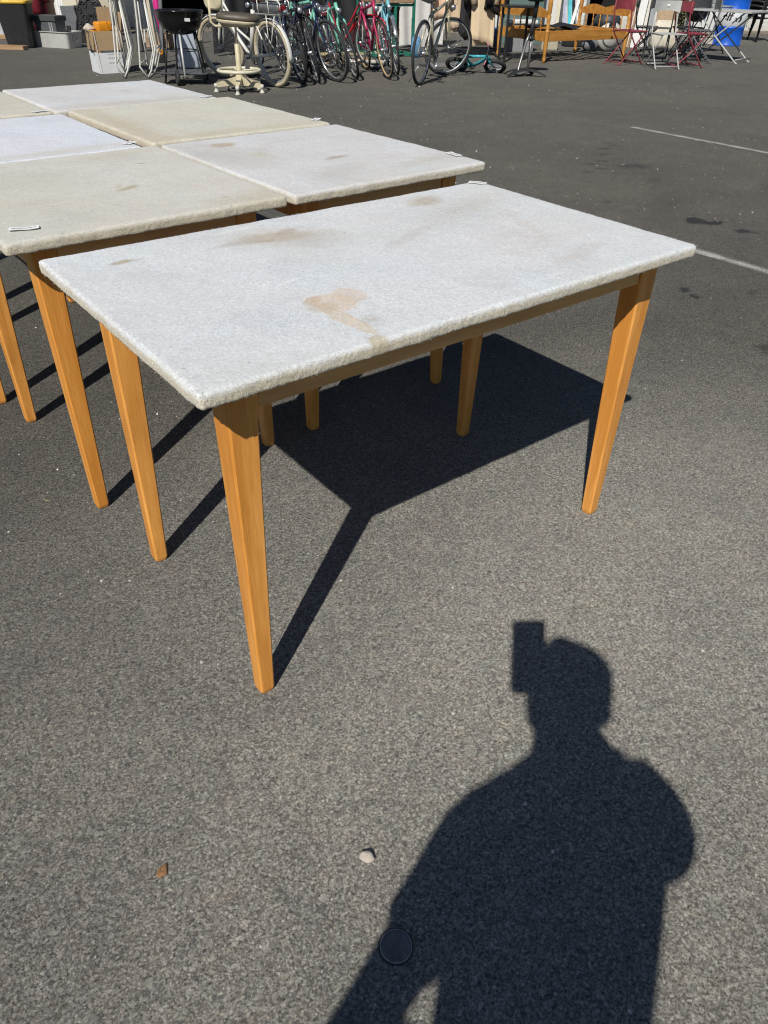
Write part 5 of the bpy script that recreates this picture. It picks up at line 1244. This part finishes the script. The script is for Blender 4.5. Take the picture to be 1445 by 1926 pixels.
# stacked black chairs
def plastic_chair(label, loc, rz):
    t = thing('stacking_chair', label, 'chair', loc, rz, 'black plastic chairs in a stack')
    MB().grid(lambda u, v: ((u - .5) * (.42 + .04 * v), -.22 + .42 * v, .42 + .03 * (abs(2 * u - 1) ** 3) - .02 * math.sin(v * PI)), 10, 6).build('seat', BLACK, t)
    k = MB(); k.grid(lambda u, v: ((u - .5) * (.46 - .05 * v), .20 + .12 * v + .04 * (1 - (2 * u - 1) ** 2), .43 + .40 * v), 12, 6); k.build('backrest', BLACK, t)
    for sx in (-1, 1):
        MB().tube([(sx * .25, .20, .64), (sx * .27, .0, .65), (sx * .26, -.20, .63), (sx * .245, -.22, .42), (sx * .26, -.25, .0)], [.022, .024, .022, .02, .018], 8).build('front_leg', BLACK, t)
        MB().tube([(sx * .24, .22, .62), (sx * .23, .20, .42), (sx * .25, .30, .0)], [.02, .022, .018], 8).build('rear_leg', BLACK, t)
    return t
ps = G(1426, 80) + HD * .35 + RT * .02
pc = plastic_chair('black plastic chair at the bottom of the stack at the right picture edge', ps, YAW + R_(35))
for i, nm in enumerate(('second from the bottom of', 'third from the bottom of', 'fourth from the bottom of', 'fifth from the bottom of', 'on top of')):
    c = copy_tree(pc); c.location = ps + Vector((0, .0, .085 * (i + 1))) - HD * .012 * (i + 1)
    c['label'] = 'black plastic chair %s the stack at the right picture edge' % nm
# leaning white boards, planks, goods behind the chairs
for i, (u, v, w_, c, dx, lab, h_) in enumerate([(1200, 94, .24, WHITEP, .18, 'wide white board leaning right of the pine bed', 1.7), (1216, 92, .22, M('board_offwhite', (.66, .64, .58), .6), .15, 'off white board leaning behind the light grey chair', 1.6), (1228, 94, .10, M('board_grey', (.30, .31, .32), .6), .12, 'narrow grey board leaning behind the light grey chair', 1.5), (1190, 95, .05, OLDW, .22, 'thin brown wooden lath leaning right of the pine bed', 1.8), (1197, 97, .035, M('lath_red', (.36, .20, .12), .6), .24, 'reddish thin lath leaning beside the wide white board', 1.8), (1262, 88, .34, M('panel_tan', (.42, .30, .19), .7), .02, 'tan panel leaning behind the grey chairs', 1.5), (1282, 88, .10, OLDW, .03, 'brown lath leaning right of the tan panel', 1.6)]):
    o = MB().beam((0, 0, 0), (dx, .36, h_), w_, .022, .003, up=(0, -1, .2)).build('leaning_board', c); o.location = G(u, v) + HD * (.45 + .04 * i); o.rotation_euler = (0, 0, YAW); tag(o, lab, 'board', 'boards leaning behind the chairs')
o = MB().loft([rrect(.40, .22, .05, 0), rrect(.50, .30, .08, .12), rrect(.46, .24, .08, .36), rrect(.34, .08, .03, .48)], smooth=True).build('cream_bag', M('cream_canvas', (.62, .57, .46), .8)); o.location = G(1252, 98) + HD * .3; o.rotation_euler = (0, 0, YAW); tag(o, 'cream canvas bag on the ground behind the light grey chair', 'bag')
grill('small_grill', 'small black kettle grill with its lid on behind the right hand red chair', G(1306, 90) + HD * .3, YAW + .6, .82, True)
t = thing('appliance', 'white boxy appliance with a grey panel behind the round grey table', 'appliance', G(1322, 74) + HD * .4, YAW)
MB().box((0, 0, .42), (.55, .5, .84), .02).build('body', WHITEP, t); MB().box((.05, -.255, .70), (.24, .01, .10), .003).build('panel', M('panel_grey', (.3, .31, .32), .4), t)
for i, (u, v, l, a, lab) in enumerate([(1262, 108, .7, .4, 'dark tube frame lying under the light grey chair'), (1290, 108, .6, -.5, 'dark bent tube lying under the right hand red chair'), (1230, 104, .7, .1, 'black pipe lying on the ground behind the first red chair')]):
    o = MB().tube([(-l / 2, 0, .05), (-.1, .05, .10), (.1, -.05, .12), (l / 2, .03, .05)], .022, 8).build('scrap_tube', DGREY); o.location = G(u, v); o.rotation_euler = (0, 0, YAW + a); tag(o, lab, 'tube')
for i, (u, v, w_, lab) in enumerate([(1334, 88, .5, 'lower pale brick by the blue drum'), (1338, 84, .35, 'upper pale slab by the blue drum')]):
    o = MB().box((0, 0, .06 + .12 * i), (w_, .25, .11), .008).build('stone_slab', M('pale_slab', (.52, .47, .38), .8, var=.25)); o.location = G(1334, 87) + HD * .5 + RT * .02 * i; o.rotation_euler = (0, 0, YAW + .2 * i); tag(o, lab, 'slab')
# hedge at right behind the drum
def hedge():
    t = thing('hedge', 'sunlit yellow green hedge behind the blue drum', 'hedge', G(1350, 60) + HD * .6, YAW)
    rg = random.Random(4); k = MB()
    for _ in range(3200):
        p = Vector((rg.uniform(-.9, .9), rg.uniform(-.35, .35), rg.uniform(.05, 1.5))); 
        if noise.noise(p * 2.2) > .35: continue
        a = Vector((rg.gauss(0, 1), rg.gauss(0, 1), rg.gauss(0, 1))).normalized(); b_ = a.orthogonal().normalized(); r = rg.uniform(.015, .035)
        k.add([p - a * r, p + b_ * r * .5, p + a * r, p - b_ * r * .5], [(0, 1, 2, 3)])
    k.build('foliage', M('hedge_leaf', (.14, .15, .04), .7, var=.5, scale=8), t, fix=False)
    k = MB()
    for _ in range(14): x = rg.uniform(-.8, .8); k.tube([(x, 0, 0), (x + rg.uniform(-.2, .2), rg.uniform(-.2, .2), 1.2)], .012, 5)
    k.build('stems', OLDW, t)
hedge()

# ================================================================== the photographer, behind the camera: only the shadow falls into the picture
def W(s, b_, z): return Vector((CAM.x, CAM.y, 0)) + RT * s - HD * b_ + Vector((0, 0, z))
def skin(name, nodes, edges, mat, parent, sub=2):
    """nodes: name -> (point, radius or (rx, ry)); first one is the root"""
    me = bpy.data.meshes.new(name); keys = list(nodes); ix = {k: i for i, k in enumerate(keys)}
    me.from_pydata([tuple(nodes[k][0]) for k in keys], [(ix[a], ix[b_]) for a, b_ in edges], [])
    o = bpy.data.objects.new(name, me); COL.objects.link(o)
    md = o.modifiers.new('skin', 'SKIN'); md.use_smooth_shade = True
    if not me.skin_vertices: o.data.attributes
    for i, k in enumerate(keys):
        r = nodes[k][1]; sv = me.skin_vertices[0].data[i]; sv.radius = (r, r) if not isinstance(r, tuple) else r; sv.use_root = (i == 0)
    o.modifiers.new('sub', 'SUBSURF').levels = sub; o.modifiers['sub'].render_levels = sub
    bpy.context.view_layer.update()
    ev = o.evaluated_get(bpy.context.evaluated_depsgraph_get()); nm = bpy.data.meshes.new_from_object(ev)
    bpy.data.objects.remove(o)
    nm.name = name; nm.materials.clear(); nm.materials.append(mat)
    nm.polygons.foreach_set('use_smooth', [True] * len(nm.polygons))
    q = bpy.data.objects.new(name, nm); COL.objects.link(q); q.parent = parent
    return q
SKIN = M('skin', (.50, .30, .21), .5, var=.12); SHIRT = M('tshirt', (.06, .08, .13), .85); TROU = M('denim', (.03, .05, .11), .85); HAIR = M('hair', (.03, .02, .014), .6); SHOE = M('shoe', (.25, .25, .26), .6)
person = thing('person', 'person standing in t-shirt and jeans taking the picture, seen by the shadow on the asphalt', 'person', (0, 0, 0))
cR_, cU_, cB_ = RM.col[0].copy(), RM.col[1].copy(), RM.col[2].copy()
def PH(x, y, zb): return CAM + cR_ * x + cU_ * y + cB_ * zb          # phone axes: right, up, towards the user
nd = {
 'pelvis': (W(-.045, .53, .88), .140), 'belly': (W(-.040, .53, 1.03), .142), 'chest': (W(-.038, .51, 1.15), .118), 'upch': (W(-.035, .495, 1.265), .092),
 'neck': (W(-.022, .465, 1.345), .078), 'skull0': (W(-.028, .435, 1.41), .066), 'skull1': (W(-.026, .425, 1.48), (.080, .088)), 'skull2': (W(-.026, .43, 1.545), (.070, .078)), 'crown': (W(-.026, .435, 1.58), .045),
 'nose': (W(-.03, .335, 1.455), .012), 'noseb': (W(-.028, .365, 1.475), .02),
 'trapR': (W(.058, .475, 1.352), .050), 'earR': (W(.068, .43, 1.435), .018), 'earL': (W(-.112, .43, 1.455), .016),
 'shR': (W(.112, .49, 1.305), .066), 'uaR': (W(.172, .42, 1.17), .060), 'elR': (W(.198, .34, 1.045), .044), 'faR': (W(.13, .20, 1.07), .042), 'wrR': (W(.075, .085, 1.12), .028),
 'shL': (W(-.185, .50, 1.222), .064), 'uaL': (W(-.245, .52, 1.085), .054), 'elL': (W(-.300, .53, .965), .043), 'faL': (W(-.325, .50, .86), .040), 'wrL': (W(-.335, .47, .74), .027), 'haL': (W(-.335, .455, .68), .032),
 'hipR': (W(.030, .54, .82), .078), 'thR': (W(.05, .54, .66), .078), 'knR': (W(.052, .53, .46), .056), 'caR': (W(.055, .55, .30), .052), 'anR': (W(.058, .56, .09), .036), 'toR': (W(.07, .44, .045), .034),
 'hipL': (W(-.110, .54, .82), .078), 'thL': (W(-.14, .54, .66), .078), 'knL': (W(-.145, .53, .46), .056), 'caL': (W(-.15, .55, .30), .052), 'anL': (W(-.152, .56, .09), .036), 'toL': (W(-.165, .44, .045), .034),
}
ed = [('pelvis', 'belly'), ('belly', 'chest'), ('chest', 'upch'), ('upch', 'neck'), ('neck', 'skull0'), ('skull0', 'skull1'), ('skull1', 'skull2'), ('skull2', 'crown'), ('skull1', 'noseb'), ('noseb', 'nose'), ('skull1', 'earR'), ('skull1', 'earL'),
      ('upch', 'trapR'), ('upch', 'shR'), ('shR', 'uaR'), ('uaR', 'elR'), ('elR', 'faR'), ('faR', 'wrR'), ('upch', 'shL'), ('shL', 'uaL'), ('uaL', 'elL'), ('elL', 'faL'), ('faL', 'wrL'), ('wrL', 'haL')]
for q in 'RL': ed += [('pelvis', 'hip' + q), ('hip' + q, 'th' + q), ('th' + q, 'kn' + q), ('kn' + q, 'ca' + q), ('ca' + q, 'an' + q), ('an' + q, 'to' + q)]
# right hand round the lower right edge of the phone: palm at the edge, fingers across its back, thumb on the screen side
nd['haR'] = (PH(.050, -.105, .030), .026); ed.append(('wrR', 'haR'))
for i, (y, l) in enumerate(((-.070, .050), (-.090, .056), (-.110, .054), (-.128, .042))):
    a, b_, c_ = 'f%da' % i, 'f%db' % i, 'f%dc' % i
    nd[a] = (PH(.046, y, .012), .0092); nd[b_] = (PH(.034, y + .003, -.006), .0085); nd[c_] = (PH(.034 - l * .7, y + .006, -.006), .0075)
    ed += [('haR', a), (a, b_), (b_, c_)]
nd['tha'] = (PH(.046, -.085, .034), .011); nd['thb'] = (PH(.022, -.062, .030), .0095); nd['thc'] = (PH(.004, -.048, .026), .008); ed += [('haR', 'tha'), ('tha', 'thb'), ('thb', 'thc')]
for i, (ds, dz) in enumerate(((-.006, -.088), (-.002, -.098), (.002, -.092), (.006, -.076))):   # relaxed left hand
    a, b_, c_ = 'g%da' % i, 'g%db' % i, 'g%dc' % i; bb_ = .438 + .018 * i
    nd[a] = (W(-.335 + ds, bb_, .648), .0095); nd[b_] = (W(-.331 + ds, bb_ - .006, .68 + dz * .75), .0085); nd[c_] = (W(-.319 + ds, bb_ - .008, .68 + dz * 1.02), .0075)
    ed += [('haL', a), (a, b_), (b_, c_)]
nd['gta'] = (W(-.328, .425, .67), .011); nd['gtb'] = (W(-.318, .412, .635), .0095); ed += [('haL', 'gta'), ('gta', 'gtb')]
skin('body', nd, ed, SKIN, person)
def grow(ks, f, **over):
    d_ = {}
    for k in ks:
        p, r = nd[k]; r = tuple(x * f + .006 for x in r) if isinstance(r, tuple) else r * f + .006
        d_[k] = (p, over.get(k, r))
    return d_
sh = grow(['belly', 'upch', 'shR', 'uaR', 'shL', 'uaL'], 1.10); sh['hem'] = (W(-.036, .53, .84), .164); sh['colr'] = (W(-.030, .475, 1.335), .062); sh['trap'] = (W(.062, .478, 1.345), .054); sh['slR'] = (W(.188, .375, 1.085), .066); sh['slL'] = (W(-.272, .525, 1.062), .066)
skin('tshirt', sh, [('belly', 'hem'), ('belly', 'upch'), ('upch', 'trap'), ('upch', 'colr'), ('upch', 'shR'), ('shR', 'uaR'), ('uaR', 'slR'), ('upch', 'shL'), ('shL', 'uaL'), ('uaL', 'slL')], SHIRT, person)
tr = grow(['pelvis', 'hipR', 'thR', 'knR', 'caR', 'hipL', 'thL', 'knL', 'caL'], 1.04, pelvis=.118, hipR=.080, hipL=.080); tr['cuR'] = (W(.058, .56, .08), .06); tr['cuL'] = (W(-.152, .56, .08), .06)
skin('trousers', tr, [('pelvis', 'hipR'), ('hipR', 'thR'), ('thR', 'knR'), ('knR', 'caR'), ('caR', 'cuR'), ('pelvis', 'hipL'), ('hipL', 'thL'), ('thL', 'knL'), ('knL', 'caL'), ('caL', 'cuL')], TROU, person)
for q, sx in (('R', .062), ('L', -.158)):
    o = blob((.048, .125, .05), seed=1, amp=.08).build('shoe', SHOE, person); o.location = W(sx, .49, .0); o.rotation_euler = (0, 0, YAW)
hr = blob((.089, .100, .094), seed=6, amp=.2).build('hair', HAIR, person); hr.location = W(-.026, .455, 1.455); hr.rotation_euler = (-.2, 0, YAW)
for sg in (-1, 1):
    e = blob((.012, .012, .012), amp=0).build('eye', M('eye_white', (.7, .7, .68), .3), person); e.location = W(-.028 + sg * .032, .352, 1.478)
mo = MB().tube([W(-.05, .357, 1.415), W(-.028, .349, 1.412), W(-.006, .357, 1.415)], .006, 6).build('mouth', M('lip', (.35, .14, .12), .5), person)
# the phone in the hand; the lens sits at its upper right as the user sees it
t = thing('mobile_phone', 'dark mobile phone held upright in front of the face, seen by its shadow', 'phone', (0, 0, 0))
PM = Matrix((cR_, cU_, cB_)).transposed().to_4x4(); PM.translation = PH(-.011, -.055, .012)
MB().loft([rrect(.074, .156, .010, -.004), rrect(.078, .160, .012, -.002), rrect(.078, .160, .012, .002), rrect(.074, .156, .010, .004)], M=PM).build('casing', M('phone_black', (.02, .02, .022), .3), t)
MB().box((0, 0, .0045), (.071, .151, .001), 0, PM).build('screen', M('phone_glass', (.01, .01, .012), .1), t)
